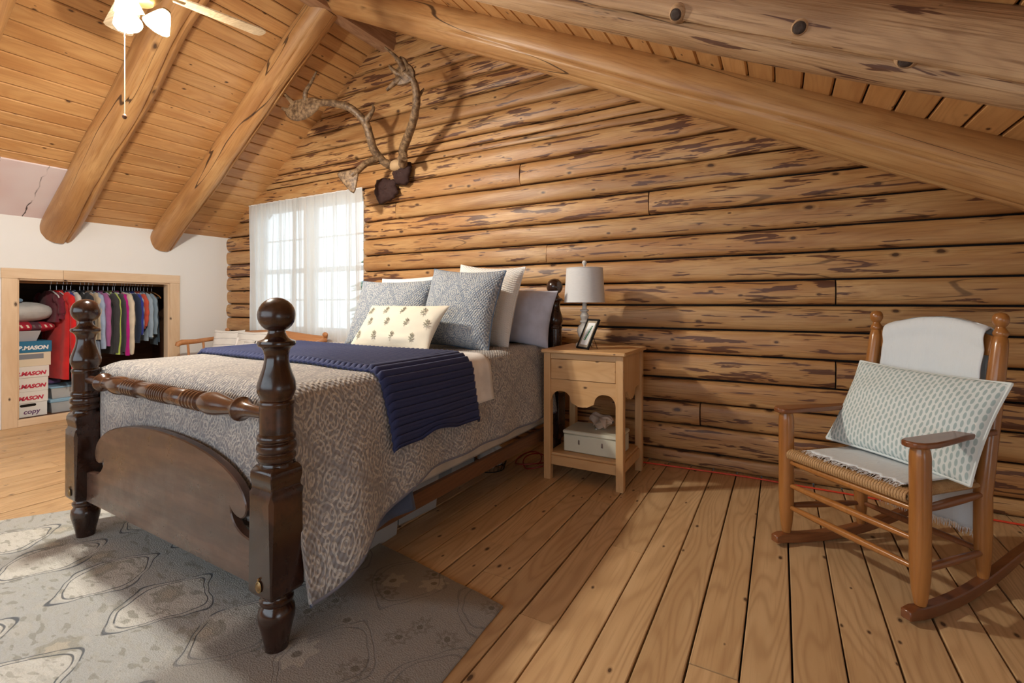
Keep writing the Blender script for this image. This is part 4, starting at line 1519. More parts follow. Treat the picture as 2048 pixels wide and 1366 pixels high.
# ================================================================== CURTAINS
def curtain(x0, x1, seed, label, open_=0.0):
    def fn(a, b):
        # a across 0..1, b 0 at the bottom .. 1 at the top
        z = .70 + b * 1.655
        fold = .018 * math.sin(a * 44 + 1.3 * math.sin(a * 9 + seed) + .6 * math.sin(b * 3 + seed)) + .008 * math.sin(a * 97 + seed * 2 + b * 1.5)
        fold *= (.35 + .65 * (1 - b) ** .5)
        sway = open_ * (1 - b) * a * .10
        return (x0 + (x1 - x0) * a + sway, -.052 + fold - .006 * noise.noise(Vector((a * 4, b * 3, seed))), z)
    m = MB().grid(fn, lin(0, 1, 150), lin(0, 1, 26))
    o = m.build('curtain_panel', M['sheer'], smooth=80)
    tag(o, label, 'curtain', 'sheer curtain panels at the window')
    hemr = MB().tube([fn(a, 1.0) for a in lin(0, 1, 60)], .006, 6)
    hemr.build('rod_pocket', M['white_cotton'], o)


curtain(-5.71, -4.80, 1.0, 'sheer white curtain panel at the left of the window next to the white wall')
curtain(-4.86, -3.775, 4.0, 'sheer white curtain panel at the right of the window beside the antlers', -.12)

# ================================================================== SETTEE under the window
st = thing('wooden_settee', 'maple settee with rolled arms under the window beyond the bed', 'settee', (-5.08, -.42, 0))
MB().box(-.86, .86, -.26, .24, .40, .435, .012).build('seat', M['settee'], st, smooth=30)
crest = []
def cr_fn(a, b):
    return (a * .87, .235 + .05 * b, .70 + b * (.135 + .02 * math.cos(a * PI)))
cs = MB()
cs.grid(cr_fn, lin(-1, 1, 30), lin(0, 1, 6))
co = cs.build('crest_rail', M['settee'], st)
co.modifiers.new('s', 'SOLIDIFY').thickness = .022
for k in range(11):
    x = -.80 + 1.60 * k / 10
    MB().tube([(x, .225, .43), (x, .235, .72)], .011, 8).build('spindle', M['settee'], st)
for sx in (-1, 1):
    MB().tube([(sx * .885, .26, .775), (sx * .888, .1, .735), (sx * .89, -.12, .715), (sx * .89, -.26, .715), (sx * .89, -.30, .70), (sx * .89, -.31, .675)], [.026, .024, .027, .032, .03, .022], 12).build('arm', M['settee'], st)
    MB().sphere((sx * .885, .255, .83), .035, 14, 8, (1.1, .6, .8)).build('scroll_end', M['settee'], st)
    for yy in (-.2, -.03):
        MB().tube([(sx * .84, yy, .43), (sx * .885, yy, .71)], .013, 8).build('arm_spindle', M['settee'], st)
    for yy in (-.21, .19):
        MB().tube([(sx * .78, yy, .40), (sx * .83, yy * 1.1, .001)], [.022, .015], 10).build('leg', M['settee'], st)
pillow('throw_cushion', 'ivory tufted cushion at the left end of the settee', M['tuft'], .40, .42, .12, (-5.735, -.34, .436), (R(-14), 0, R(22)), seed=21)
pillow('throw_cushion', 'ivory tufted cushion in the middle of the settee with a raised key pattern', M['tuft'], .50, .42, .14, (-5.27, -.37, .436), (R(-14), 0, R(4)), seed=22)
key = bpy.data.objects['throw_cushion.001']
kp = MB()
for pts in ([(-.02, .08), (.16, .08), (.16, -.02), (.04, -.02)], [(-.02, .08), (-.02, -.10), (.18, -.10)], [(-.16, .12), (-.16, -.12)]):
    kp.tube([(x, -.07 * max(.2, (1 - abs(x / .25) ** 2.2)) ** .42 * max(.2, (1 - abs(z / .21) ** 2.2)) ** .42 - .004, z + .21) for x, z in pts], .012, 8)
kp.build('raised_pattern', cloth('tuft_cord', (.85, .83, .80), weave=160, bump=.7), key)

# ================================================================== ANTLERS
an = thing('antler_mount', 'caribou antlers on a dark skull plate mounted on the log wall', 'antlers', (-3.36, -.045, 2.33))
O = Vector((-3.36, -.045, 2.33))


def smoothpath(P, k=4):
    P = [Vector(p) for p in P]
    out = []
    for i in range(len(P) - 1):
        p0, p1, p2, p3 = P[max(0, i - 1)], P[i], P[i + 1], P[min(len(P) - 1, i + 2)]
        for j in range(k):
            t = j / k
            out.append(.5 * ((2 * p1) + (p2 - p0) * t + (2 * p0 - 5 * p1 + 4 * p2 - p3) * t * t + (3 * p1 - p0 - 3 * p2 + p3) * t ** 3))
    out.append(P[-1])
    return out


def tine(name, P, r0, r1, mid=None, par=None, n=10):
    S = smoothpath([Vector(p) - O for p in P])
    m = len(S)
    rr = []
    for i in range(m):
        f = i / (m - 1)
        r = r0 + (r1 - r0) * f
        if mid:
            r *= 1 + mid * math.sin(PI * f)
        rr.append(1.35 * r * (1 + .10 * noise.noise(S[i] * 25)))
    return MB().tube(S, rr, n).build(name, M['antler'], par or an, smooth=70)


def palm(name, P, par, th=.012):
    """flat palmate plate: fan of points around a centre"""
    P = [Vector(p) - O for p in P]
    c = sum(P, Vector()) / len(P)
    nrm = Vector()
    for i in range(len(P)):
        nrm += (P[i] - c).cross(P[(i + 1) % len(P)] - c)
    nrm.normalize()
    n = len(P)
    vs = [c + nrm * th, c - nrm * th] + [p + nrm * th * .45 for p in P] + [p - nrm * th * .45 for p in P]
    fs = []
    for i in range(n):
        j = (i + 1) % n
        fs += [(0, 2 + i, 2 + j), (1, 2 + n + j, 2 + n + i), (2 + i, 2 + n + i, 2 + n + j, 2 + j)]
    m = MB()
    m.add(vs, fs)
    o = m.build(name, M['antler'], par, smooth=60)
    sd = o.modifiers.new('s', 'SUBSURF')
    sd.levels = sd.render_levels = 1
    return o


La = [(-3.299, -.12, 2.50), (-3.344, -.19, 2.531), (-3.375, -.28, 2.62), (-3.366, -.34, 2.719), (-3.37, -.38, 2.824), (-3.398, -.42, 2.886), (-3.476, -.48, 2.969), (-3.618, -.53, 3.021), (-3.787, -.56, 3.049), (-3.96, -.58, 3.039), (-4.11, -.6, 3.02)]
lb_ = tine('antler_beam', La, .031, .022)
palm('palm', [(-3.72, -.56, 3.09), (-3.92, -.58, 3.13), (-4.04, -.60, 3.12), (-4.17, -.61, 3.13), (-4.15, -.61, 3.06), (-4.27, -.62, 3.04), (-4.16, -.60, 2.92), (-3.98, -.58, 2.90), (-3.78, -.56, 2.98)], lb_, .035)
tine('tine', [(-3.96, -.58, 3.06), (-3.945, -.6, 3.164), (-3.837, -.62, 3.229), (-3.723, -.65, 3.293)], .020, .006, par=lb_)
tine('tine', [(-4.08, -.6, 3.06), (-4.146, -.62, 3.131), (-4.219, -.64, 3.214)], .022, .006, par=lb_)
tine('tine', [(-4.06, -.6, 3.01), (-4.17, -.61, 3.031), (-4.245, -.63, 3.065)], .026, .009, par=lb_)
tine('tine', [(-3.38, -.40, 2.84), (-3.325, -.385, 2.90), (-3.290, -.37, 2.965), (-3.318, -.36, 3.01)], .024, .004, par=lb_)
tine('tine', [(-3.36, -.22, 2.555), (-3.409, -.33, 2.493), (-3.444, -.42, 2.396), (-3.479, -.46, 2.345)], .024, .020, par=lb_)
palm('shovel', [(-3.43, -.42, 2.42), (-3.50, -.46, 2.405), (-3.57, -.485, 2.395), (-3.65, -.51, 2.39), (-3.59, -.49, 2.31), (-3.52, -.475, 2.23), (-3.43, -.46, 2.14), (-3.42, -.45, 2.26), (-3.41, -.43, 2.36)], lb_, .018)
Ra = [(-3.159, -.12, 2.49), (-3.10, -.18, 2.53), (-3.049, -.24, 2.58), (-2.933, -.31, 2.655), (-2.828, -.37, 2.73), (-2.751, -.42, 2.807), (-2.70, -.46, 2.89), (-2.677, -.5, 2.975), (-2.68, -.54, 3.031), (-2.728, -.56, 3.075)]
ra_ = tine('antler_beam', Ra, .032, .021)
palm('palm', [(-2.62, -.53, 3.02), (-2.65, -.55, 3.14), (-2.74, -.57, 3.18), (-2.84, -.585, 3.14), (-2.81, -.585, 3.06), (-2.86, -.60, 2.98), (-2.72, -.56, 2.97)], ra_, .03)
tine('tine', [(-2.73, -.57, 3.09), (-2.766, -.59, 3.168), (-2.814, -.61, 3.233), (-2.895, -.63, 3.308)], .022, .006, par=ra_)
tine('tine', [(-2.70, -.56, 3.08), (-2.735, -.565, 3.185), (-2.782, -.57, 3.225)], .018, .006, par=ra_)
tine('tine', [(-2.773, -.57, 3.07), (-2.823, -.6, 3.106), (-2.86, -.62, 3.155)], .022, .007, par=ra_)
tine('tine', [(-2.773, -.57, 3.04), (-2.823, -.6, 3.002), (-2.879, -.63, 2.944)], .026, .008, par=ra_)
tine('tine', [(-3.11, -.2, 2.516), (-3.019, -.26, 2.53), (-2.975, -.30, 2.47)], .028, .018, par=ra_)
tine('tine', [(-2.675, -.46, 2.92), (-2.645, -.43, 2.985)], .014, .005, par=ra_)
# skull: bony top, dark hide below
sk = MB()
sk.sphere((.115, -.07, .165), .075, 18, 12, (1.15, .75, .75))
sk.build('skull_cap', M['bone'], an, smooth=70)


def hide(cx, cz, rx, rz, seed, depth):
    m = MB()
    n, kk = 40, 8
    vs, fs = [(cx, -depth, cz)], []
    for j in range(1, kk + 1):
        f = j / kk
        for i in range(n):
            t_ = 2 * PI * i / n
            jag = 1 + (.34 * noise.noise(Vector((math.cos(t_) * 1.6, math.sin(t_) * 1.6, seed))) + .22 * noise.noise(Vector((math.cos(t_) * 7, math.sin(t_) * 7, seed)))) * f
            vs.append((cx + rx * f * jag * math.cos(t_), -depth * math.sqrt(max(0, 1 - f * f * .97)) - .01 + .012 * noise.noise(Vector((i * .5, f * 4, seed))), cz + rz * f * jag * math.sin(t_)))
    for i in range(n):
        fs.append((0, 1 + (i + 1) % n, 1 + i))
    for j in range(kk - 1):
        for i in range(n):
            a, b = 1 + j * n + i, 1 + j * n + (i + 1) % n
            fs.append((a, b, b + n, a + n))
    m.add(vs, fs)
    o = m.build('hide', M['hide'], an, smooth=70)
    o.modifiers.new('s', 'SOLIDIFY').thickness = .008
    return o


h1 = hide(.15, .11, .115, .11, 3, .07)
h2 = hide(-.07, -.045, .165, .115, 8, .06)

# ================================================================== CEILING FAN
fan = thing('ceiling_fan', 'ceiling fan with oak blades and lit glass shades at the top left', 'ceiling fan', (-3.09, -2.32, 2.92))
MB().lathe([(.014, .10), (.014, .72), (.06, .73), (.065, .80), (.03, .86)], 16).build('downrod', M['brass'], fan)
MB().lathe([(.02, -.10), (.07, -.09), (.10, -.05), (.125, -.01), (.13, .03), (.11, .08), (.05, .11), (.02, .12)], 28).build('motor', M['brass'], fan)
for k in range(4):
    ang = math.atan2(.642, .156) + k * PI / 2
    Mx = Matrix.Rotation(ang, 4, 'Z') @ Matrix.Rotation(R(9), 4, 'X')
    out = [(.17, -.05), (.3, -.062), (.62, -.075), (.645, -.06), (.655, -.03), (.655, .03), (.645, .06), (.62, .075), (.3, .062), (.17, .05)]
    b_ = MB().prism(out, lambda a, b, c: tuple(Mx @ Vector((a, b, c))), -.004, .004)
    bo = b_.build('blade', M['blade'], fan, smooth=0)
    MB().box(.10, .22, -.02, .02, -.006, -.001, M=Mx).build('blade_iron', M['brass'], bo, smooth=0)
for k, ang in enumerate((R(-50), R(70), R(190))):
    cx, cy = .125 * math.cos(ang), .125 * math.sin(ang)
    Mt = Matrix.Translation((cx, cy, -.10)) @ Matrix.Rotation(R(24), 4, Vector((-math.sin(ang), math.cos(ang), 0)))
    g = MB()
    n_ = 28
    g.grid(lambda a, b: tuple(Mt @ Vector(((.022 + .045 * b ** .8 * (1 + (.05 * math.cos(a * 2 * PI * 9) if b > .7 else 0))) * math.cos(a * 2 * PI), (.022 + .045 * b ** .8) * math.sin(a * 2 * PI), -.11 * b))), lin(0, 1, 37), lin(0, 1, 10))
    gs = g.build('glass_shade', M['lit'], fan, smooth=70)
    MB().lathe([(.0, .01), (.022, .01), (.022, -.02)], 14, M=Mt).build('socket', M['brass'], gs)
    ld = bpy.data.lights.new('fan_bulb', 'POINT')
    ld.energy = 62.0
    ld.color = (1.0, .93, .81)
    ld.shadow_soft_size = .035
    lo = bpy.data.objects.new('fan_bulb', ld)
    lo.location = Mt @ Vector((0, 0, -.135))
    lo.parent = fan
    C.objects.link(lo)
pc = MB().tube([(-.005, -.06, -.10), (-.005, -.06, -.735)], .0022, 6).build('pull_cord', plain('cream_cord', (.75, .68, .5), .8), fan)
MB().sphere((-.005, -.06, -.745), .011, 12, 8, (1, 1, 1.3)).build('cord_knob', M['siderail'], pc)

# ================================================================== ORANGE CORD along the wall
cpts = smoothpath([(-1.30, -.14, .007), (-.95, -.12, .007), (-.832, -.10, .007), (-.43, -.075, .007), (-.182, -.062, .007), (.051, -.072, .007), (.37, -.08, .007), (.714, -.10, .007), (1.11, -.125, .007), (1.7, -.13, .007)], 8)
tag(MB().tube(cpts, .0055, 8).build('extension_cord', M['orange_cord']), 'orange extension cord running along the foot of the log wall', 'cord')
lp_ = [(-1.62 + .10 * math.cos(t_) + .01 * t_, -.52 + .14 * math.sin(t_), .012 + .012 * t_) for t_ in lin(0, 14, 60)]
lp_ = [(x, y, .010 + .06 * abs(math.sin(i * .21)) * .6) for i, (x, y, z) in enumerate(lp_)]
tag(MB().tube(lp_, .0045, 6).build('coiled_cable', plain('red_cable', (.30, .02, .015), .5)), 'coiled dark red cable under the head of the bed', 'cable')

# ================================================================== STORAGE UNDER THE BED
def bin_(label, loc, w, d, h, rz=0, lidmat=None, group=None, lidh=.02):
    t_ = thing('storage_bin', label, 'bin', loc, (0, 0, rz), group)
    m = MB()
    e = .012
    th = .004
    b0 = [(-w / 2 + e, -d / 2 + e), (w / 2 - e, -d / 2 + e), (w / 2 - e, d / 2 - e), (-w / 2 + e, d / 2 - e)]
    b1 = [(-w / 2, -d / 2), (w / 2, -d / 2), (w / 2, d / 2), (-w / 2, d / 2)]
    i0 = [(x * (1 - th / w * 2), y * (1 - th / d * 2)) for x, y in b0]
    i1 = [(x * (1 - th / w * 2), y * (1 - th / d * 2)) for x, y in b1]
    vs = [(x, y, 0) for x, y in b0] + [(x, y, h) for x, y in b1] + [(x, y, h) for x, y in i1] + [(x, y, th) for x, y in i0]
    fs = [(3, 2, 1, 0), (12, 13, 14, 15)]
    for r_ in range(3):
        for k in range(4):
            k2 = (k + 1) % 4
            fs.append((r_ * 4 + k, r_ * 4 + k2, r_ * 4 + 4 + k2, r_ * 4 + 4 + k))
    m.add(vs, fs)
    m.build('tub', M['bin'], t_, smooth=0)
    MB().box(-w / 2 + .02, w / 2 - .02, -d / 2 + .02, d / 2 - .02, .006, h * .8, .02).build('contents', cloth('stored_linens', (.62, .56, .50), weave=60, bump=.8), t_)
    if lidmat:
        MB().box(-w / 2 - .008, w / 2 + .008, -d / 2 - .008, d / 2 + .008, h, h + lidh, .006).build('lid', lidmat, t_)
    return t_


bin_('clear plastic storage bin under the bed near the foot post', (-1.86, -1.96, .0), .38, .34, .20, R(4))
bin_('clear plastic storage bin under the bed behind the foot-end bin', (-1.90, -1.56, .0), .36, .30, .20, R(-6))
bin_('low clear plastic tray under the middle of the bed', (-2.02, -.98, .0), .34, .30, .12, R(3))
# wire basket with folded cloth
bk_ = thing('wire_basket', 'black wire basket holding white cloth under the head of the bed', 'basket', (-1.79, -.74, 0), (0, 0, R(5)))
for zz, rr in ((.006, .10), (.05, .113), (.095, .125)):
    MB().tube([(rr * math.cos(2 * PI * k / 28), rr * math.sin(2 * PI * k / 28), zz) for k in range(29)], .003, 6, cap=False).build('hoop', M['black_metal'], bk_)
for k in range(22):
    a = 2 * PI * k / 22
    MB().tube([(.10 * math.cos(a), .10 * math.sin(a), .006), (.125 * math.cos(a), .125 * math.sin(a), .095)], .0016, 4).build('wire', M['black_metal'], bk_)
wcl = MB()
wcl.grid(lambda a, b: (.098 * math.sin(PI * b) * math.cos(a) * (1 + .1 * math.sin(3 * a)), .098 * math.sin(PI * b) * math.sin(a), .09 - .075 * math.cos(PI * b) + .012 * math.sin(5 * a + 6 * b)), lin(0, 2 * PI, 33), lin(0, 1, 14))
tag(wcl.build('folded_cloth', M['white_cotton'], loc=(-1.79, -.74, .0)), 'crumpled white cloth inside the wire basket under the bed', 'cloth')

# ================================================================== CLOSET CONTENTS
RX, RZ = -6.56, 1.375
rod_ = MB().tube([(RX, -2.355, RZ), (RX, -.425, RZ)], .016, 14).build('closet_rod', M['hanger_wood'])
tag(rod_, 'wooden hanging rod inside the closet', 'rod')


def hanger(y, label, mat, wide=.21, rz=0.0):
    h = thing('hanger', label, 'hanger', (RX, y, RZ), (0, 0, rz), 'clothes hangers on the closet rod')
    hk = [(.0, 0, -.075), (0, 0, -.03), (.019, 0, -.012), (.019, 0, .008), (.006, 0, .0195), (-.012, 0, .0185), (-.019, 0, .004)]
    MB().tube(hk, .0022, 6).build('hook', M['steel'], h)
    MB().tube([(-wide, 0, -.155), (-wide * .9, 0, -.135), (-wide * .4, 0, -.098), (0, 0, -.078), (wide * .4, 0, -.098), (wide * .9, 0, -.135), (wide, 0, -.155)], .006, 8).build('shoulder_bar', M[mat], h)
    return h


def garment(y, name, label, cat, col, length, sleeve=.5, wide=.21, thick=.028, flare=1.1, rz=0.0, collar=None, pattern=None, dx=0.0):
    g = thing(name, label, cat, (RX + dx, y, RZ), (0, 0, rz), 'clothes hanging in the closet')
    mat = pattern or cloth('fabric_' + name, col, weave=180, bump=.35)
    sd = random.uniform(0, 50)

    def bodyf(a, b):
        z = -.085 - b * length
        sh_ = sst(0, .16, b)
        hw = wide * (.30 + .62 * sh_) * (1 + (flare - 1) * b) * .92
        if b < .16:
            z = -.085 - .075 * (b / .16) ** 1.3
        else:
            z = -.16 - (length - .075) * (b - .16) / .84
        ca, sa = math.cos(a), math.sin(a)
        tk = thick * (.5 + .5 * sh_) * (1 + .35 * math.sin(3 * a + sd + 2 * b) + .25 * math.sin(7 * a + sd))
        lean = .05 * b * math.sin(sd)
        return (hw * ca * abs(ca) ** -.25 if abs(ca) > 1e-3 else 0, tk * sa + .012 * math.sin(b * 4 + sd) * b, z)
    m = MB().grid(bodyf, lin(0, 2 * PI, 33), lin(0, 1, 22))
    bo_ = m.build('body', mat, g, smooth=80)
    if sleeve:
        for sx in (-1, 1):
            x0 = sx * wide * .84
            pts = [(x0 * .78, 0, -.15), (x0 * 1.08, .0, -.165), (x0 * 1.22, .004, -.22), (x0 * 1.27, .006, -.32), (x0 * 1.28 + .01 * math.sin(sd), .008, -.15 - sleeve * .7), (x0 * 1.26 + .03 * math.sin(sd), .01, -.15 - sleeve)]
            S = smoothpath(pts, 4)
            n = len(S)
            rr = [.050 * (1 - .35 * i / n) * (1 + .12 * math.sin(i * 1.3 + sd)) for i in range(n)]
            MB().tube(S, rr, 14, flat=.55, up=(1, 0, 0)).build('sleeve', mat, g, smooth=80)
    if collar:
        MB().tube([(-.055, 0, -.095), (-.03, -.022, -.088), (.03, -.022, -.088), (.055, 0, -.095), (.03, .022, -.082), (-.03, .022, -.082), (-.055, 0, -.095)], .012, 8).build('collar', cloth('collar', collar), g, smooth=80)
    return g


G = [(-1.632, 'maroon fleece at the left end of the closet rod', 'jacket', (.16, .012, .03), .40, .22, .25),
     (-1.585, 'bright red sweater hanging in front of the stacked boxes', 'sweater', (.66, .012, .012), .98, .82, .27),
     (-1.535, 'royal blue shirt beside the red sweater', 'shirt', (.03, .05, .30), .55, .3, .2),
     (-1.505, 'dusky purple shirt between the blue and white shirts', 'shirt', (.14, .07, .14), .66, .4, .2),
     (-1.470, 'long white shirt with blue collar hanging left of the bedpost ball', 'shirt', (.66, .66, .64), .68, .55, .24),
     (-1.395, 'black coat right behind the foot post ball', 'coat', (.025, .027, .034), .80, .6, .22),
     (-1.360, 'tan shirt between black and beige clothes', 'shirt', (.42, .27, .16), .62, .45, .21),
     (-1.325, 'beige cardigan behind the bedpost ball', 'cardigan', (.60, .50, .36), .60, .45, .21),
     (-1.288, 'pale blue shirt beside the mauve sweater', 'shirt', (.36, .45, .62), .76, .55, .22),
     (-1.235, 'mauve pink sweater right of the bedpost ball', 'sweater', (.38, .12, .30), .66, .52, .24),
     (-1.190, 'charcoal jacket between the mauve and lime clothes', 'jacket', (.05, .05, .052), .76, .6, .24),
     (-1.150, 'lime green zip jacket in the middle of the rod', 'jacket', (.46, .60, .12), .74, .62, .25),
     (-1.105, 'dark grey jacket between lime and magenta', 'jacket', (.07, .075, .085), .78, .6, .24),
     (-1.088, 'magenta top beside the long cream sweater', 'top', (.50, .006, .24), .74, .64, .25),
     (-1.025, 'long cream sweater flaring toward the bed', 'sweater', (.66, .58, .45), .78, .62, .29),
     (-1.000, 'dark navy jacket right of the cream sweater', 'jacket', (.02, .035, .075), .62, .5, .24),
     (-.972, 'sand coloured shirt between navy and cobalt clothes', 'shirt', (.48, .43, .30), .50, .35, .22),
     (-.945, 'cobalt blue jacket in the right half of the closet', 'jacket', (.03, .05, .34), .58, .42, .23),
     (-.918, 'sky blue shirt beside the orange shirt', 'shirt', (.34, .52, .72), .66, .42, .22),
     (-.892, 'orange red shirt near the right end of the rod', 'shirt', (.60, .09, .05), .50, .32, .21),
     (-.866, 'slate blue shirt beside the orange shirt and the denim', 'shirt', (.10, .13, .22), .48, .3, .21),
     (-.836, 'pale denim shirt third from the right end', 'shirt', (.32, .42, .52), .64, .45, .23),
     (-.803, 'faded denim jacket second from the right end', 'jacket', (.24, .33, .42), .62, .42, .22)]
for i, (y, lab, cat, col, ln_, sl_, wd) in enumerate(G):
    nm = cat.replace('top', 'blouse')
    garment(y, 'hanging_' + nm, lab, cat, col, ln_ - .08, sl_, wd, thick=.022, flare=1.25 if 'cream' in lab else 1.1, rz=random.uniform(-.10, .10), dx={0: -.07, 1: .03}.get(i, random.uniform(-.02, .02)), collar=(.16, .25, .45) if 'blue collar' in lab else (tuple(min(1, c * 1.15) for c in col) if i % 2 else None))
    hanger(y, 'white hanger holding the ' + lab.split(' at ')[0].split(' hanging')[0].split(' between')[0].split(' beside')[0].split(' behind')[0].split(' right')[0].split(' left')[0].split(' in ')[0].split(' near')[0].split(' flaring')[0].split(' third')[0].split(' second')[0], 'hanger_white', wd * .86, 0)


def trousers(y, label, col, length):
    g = thing('hanging_trousers', label, 'trousers', (RX, y, RZ), (0, 0, random.uniform(-.08, .08)), 'clothes hanging in the closet')
    mat = cloth('fabric_trousers', col, weave=220, bump=.4)
    for sx, zoff in ((-1, 0), (1, -.03)):
        m = MB().grid(lambda a, b: ((.04 + .095 * math.cos(a) * (1 + .12 * b) + .05 * b), sx * .010 + .010 * math.sin(a) * (1 + .3 * math.sin(5 * b)), -.15 - b * (length + zoff)), lin(0, 2 * PI, 21), lin(0, 1, 12))
        m.build('leg', mat, g, smooth=80)
    MB().tube([(.115 * math.cos(t_) + .04, .028 * math.sin(t_), -.15) for t_ in lin(0, 2 * PI, 21)], .012, 6, cap=False).build('waistband', mat, g)
    return g


trousers(-.765, 'olive khaki trousers beside the jeans in the closet', (.20, .18, .11), .46)
hanger(-.765, 'wooden hanger holding the olive trousers', 'hanger_wood', .20)
trousers(-.722, 'dark blue jeans at the right end of the rod', (.045, .085, .13), .55)
hanger(-.722, 'wooden hanger holding the dark jeans at the end', 'hanger_wood', .21)


# cardboard file boxes
def text_part(txt, size, mat, parent, loc, rot, bold=.0, shear=0.0, name='lettering'):
    cu = bpy.data.curves.new(name, 'FONT')
    cu.body = txt
    cu.size = size
    cu.extrude = .0006
    cu.offset = bold
    cu.shear = shear
    cu.align_x = 'RIGHT'
    tmp = bpy.data.objects.new('tmp', cu)
    C.objects.link(tmp)
    bpy.context.view_layer.update()
    dg = bpy.context.evaluated_depsgraph_get()
    me = bpy.data.meshes.new_from_object(tmp.evaluated_get(dg))
    bpy.data.objects.remove(tmp)
    me.materials.clear()
    me.materials.append(mat)
    o = bpy.data.objects.new(name, me)
    o.location = loc
    o.rotation_euler = rot
    o.parent = parent
    C.objects.link(o)
    return o


TR = (R(90), 0, R(90))      # lettering faces the room (+x)
bw, bd_, hz = .41, .31, .245


def filebox(label, z, y1, bodymat, lidmat, w=.41, d=.31):
    b = thing('file_box', label, 'box', (-6.415 - d / 2, y1 - w / 2, z), (0, 0, 0), 'cardboard boxes stacked in the closet')
    MB().box(-d / 2, d / 2, -w / 2, w / 2, 0, .135, .002).build('body', M[bodymat], b, smooth=0)
    l_ = MB().box(-d / 2 - .006, d / 2 + .006, -w / 2 - .006, w / 2 + .006, .135, .245, .003).build('lid', M[lidmat], b, smooth=0)
    return b, l_, d / 2 + .0066, w / 2


b, l_, fx, hw = filebox('white copy paper box at the bottom of the closet stack', .052, -1.700, 'box_white', 'box_white')
text_part('copy', .062, M['ink_purple'], b, (fx - .0055, hw - .055, .030), TR, .001, .12)
hl = MB().prism([(-.05 + .05 * math.cos(a), .014 * math.sin(a)) if False else p for a, p in zip(range(8), [(-.05, -.012), (.05, -.012), (.058, -.004), (.058, .008), (.05, .014), (-.05, .014), (-.058, .008), (-.058, -.004)])], lambda a, c, t_: (t_, a, c), fx - .0062, fx - .0056)
ho = hl.build('hand_hole', M['black_metal'], b, smooth=0)
ho.location = (0, hw - .14, .112)
text_part('W.B.MASON', .051, M['ink_red'], l_, (fx, hw - .035, .165), TR, .0025, .25)
b, l_, fx, hw = filebox('white box with red lettering in the middle of the closet stack', .298, -1.692, 'box_white', 'box_white')
text_part('W.B.MASON', .051, M['ink_red'], b, (fx - .0055, hw - .022, .035), TR, .0025, .25)
text_part('W.B.MASON', .051, M['ink_red'], l_, (fx, hw - .022, .160), TR, .0025, .25)
b, l_, fx, hw = filebox('box with a blue lid on top of the closet stack', .544, -1.672, 'box_cream', 'box_blue')
text_part('W.B.MASON', .051, M['ink_white'], l_, (fx, hw - .022, .165), TR, .0025, .12)
text_part('BUT', .026, M['ink_white'], l_, (fx, hw - .255, .222), TR, .001, .2)
gb = MB().box(fx - .0062, fx - .0056, -.2, .15, .072, .120).build('printed_band', M['ink_grey'], b, smooth=0)

# things above the boxes
bsk = thing('plastic_basket', 'grey plastic basket on the top cardboard box', 'basket', (-6.57, -1.93, .790))
pbm = MB()
vs = [(-.12, -.16, 0), (.12, -.16, 0), (.12, .16, 0), (-.12, .16, 0), (-.14, -.18, .10), (.14, -.18, .10), (.14, .19, .10), (-.14, .19, .10)]
pbm.add(vs, [(3, 2, 1, 0), (0, 1, 5, 4), (1, 2, 6, 5), (2, 3, 7, 6), (3, 0, 4, 7)])
po = pbm.build('tub', plain('grey_plastic', (.42, .43, .47), .4), bsk, smooth=0)
po.modifiers.new('s', 'SOLIDIFY').thickness = .004
t = NT('nordic_knit')
s = t.sep(t.obj())
st_ = t.ma('ABSOLUTE', t.ma('SUBTRACT', t.ma('FRACT', t.ma('ADD', t.ma('MULTIPLY', s[1], 22.0), t.ma('ABSOLUTE', t.ma('MULTIPLY', s[2], 9.0)))), .5))
zb_ = t.rng(t.ma('ABSOLUTE', t.ma('SUBTRACT', s[2], .01)), .016, .012)
bnd = t.rng(t.ma('SINE', t.ma('MULTIPLY', s[1], 19.0)), .75, .8)
c = t.mix(t.ma('MULTIPLY', t.rng(st_, .2, .16), zb_), (.42, .015, .04), (.75, .66, .55))
c = t.mix(t.ma('MULTIPLY', bnd, .85), c, (.05, .04, .06))
t.bump(t.noise(t.obj(), 140, 2), .5, .004)
M['nordic'] = t.done(c, .95)


def bundle(name, label, cat, mat, c, sx, sy, sz, seed):
    m = MB()
    m.grid(lambda a, b: (sx * math.sin(PI * b) ** .55 * math.cos(a) * (1 + .06 * fbm((math.cos(a) * 2 + seed, math.sin(a) * 2, b * 3), 2)), -sy * math.cos(PI * b) , sz * math.sin(PI * b) ** .55 * math.sin(a) * (1 + .12 * fbm((math.cos(a) * 2 + seed, b * 5, math.sin(a) * 2), 3))), lin(0, 2 * PI, 37), lin(0, 1, 26))
    return tag(m.build(name, mat, smooth=80, loc=c), label, cat)


bundle('folded_knit', 'red nordic patterned knit folded under the grey fleece in the closet', 'knitwear', M['nordic'], (-6.56, -1.86, .925), .15, .25, .058, 3)
bundle('fleece_roll', 'rolled grey fleece blanket at the left of the closet', 'blanket', M['grey_fleece'], (-6.55, -1.90, 1.075), .155, .265, .098, 7)
bundle('folded_shirt', 'small blue striped cloth lying on the grey fleece roll', 'cloth', cloth('blue_stripe', (.16, .30, .46)), (-6.50, -2.0, 1.19), .09, .14, .03, 9)

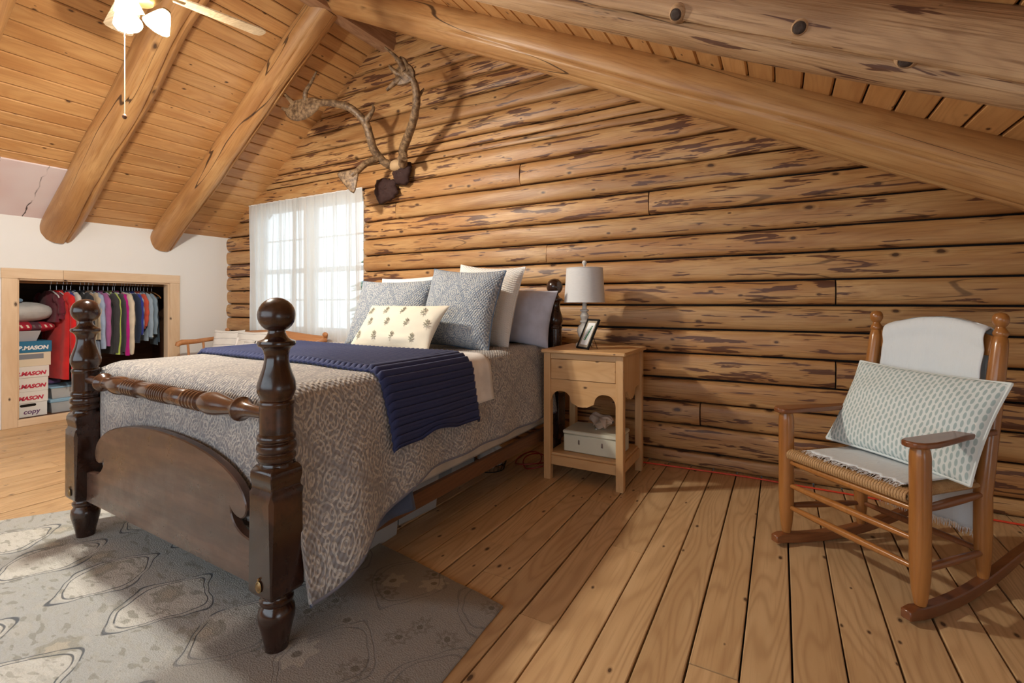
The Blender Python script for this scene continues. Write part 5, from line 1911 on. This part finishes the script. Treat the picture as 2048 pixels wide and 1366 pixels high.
bin_('clear plastic bin with pale lid at the bottom of the closet', (-6.57, -1.44, .051), .30, .46, .105, 0, M['bin_lid'], lidh=.035)
bin_('clear plastic bin stacked on the lower closet bin', (-6.58, -1.44, .192), .30, .45, .105, 0, M['bin_lid'], lidh=.018)
bundle('folded_purple_knit', 'purple knit lying on the closet bins under the red sweater', 'knitwear', cloth('purple_knit', (.12, .06, .17)), (-6.66, -1.60, .345), .08, .07, .028, 4)

# ================================================================== OUTSIDE
gd = MB().box(-22, 14, .4, 30, -2.7, -2.6)
tag(gd.build('ground', M['snow'], smooth=0), kind='structure')
rt = random.Random(5)
for i, (x, y, h, lab) in enumerate(((-9.2, 7.0, 7.5, 'tall dark fir tree seen through the left curtain'), (-7.3, 9.5, 9.0, 'fir tree straight behind the middle of the window'), (-5.6, 6.5, 6.5, 'fir tree seen through the right curtain'), (-12.5, 9.0, 8.0, 'distant fir tree at the far left outside'), (-10.8, 12.0, 9.5, 'tall fir tree behind the left window sash'), (-7.5, 4.0, 4.8, 'young fir tree close outside the window'), (-6.6, 13.5, 10.5, 'tallest fir tree far behind the window'), (-14.5, 13.0, 10.0, 'fir tree at the end of the row outside'))):
    t_ = thing('fir_tree', lab, 'tree', (x, y, -2.6), (0, 0, 0), 'fir trees outside the window')
    MB().tube([(0, 0, 0), (0, 0, h)], [.16, .02], 10).build('trunk', M['bark'], t_)
    cr = MB()
    for k in range(90):
        z = h * (.22 + .76 * (k / 90))
        ln_ = (1 - (z / h)) * h * .26 + .15
        a = rt.uniform(0, 2 * PI)
        e = Vector((math.cos(a) * ln_, math.sin(a) * ln_, -ln_ * .35))
        sd_ = Vector((-math.sin(a), math.cos(a), 0)) * ln_ * .16
        b0 = Vector((0, 0, z))
        cr.add([b0, b0 + e * .55 + sd_, b0 + e, b0 + e * .55 - sd_, b0 + e * .5 + Vector((0, 0, .08 * ln_)), b0 + e * .5 - Vector((0, 0, .12 * ln_))], [(0, 1, 4), (1, 2, 4), (2, 3, 4), (3, 0, 4), (1, 0, 5), (2, 1, 5), (3, 2, 5), (0, 3, 5)])
    cr.build('crown', M['fir'], t_, smooth=0)
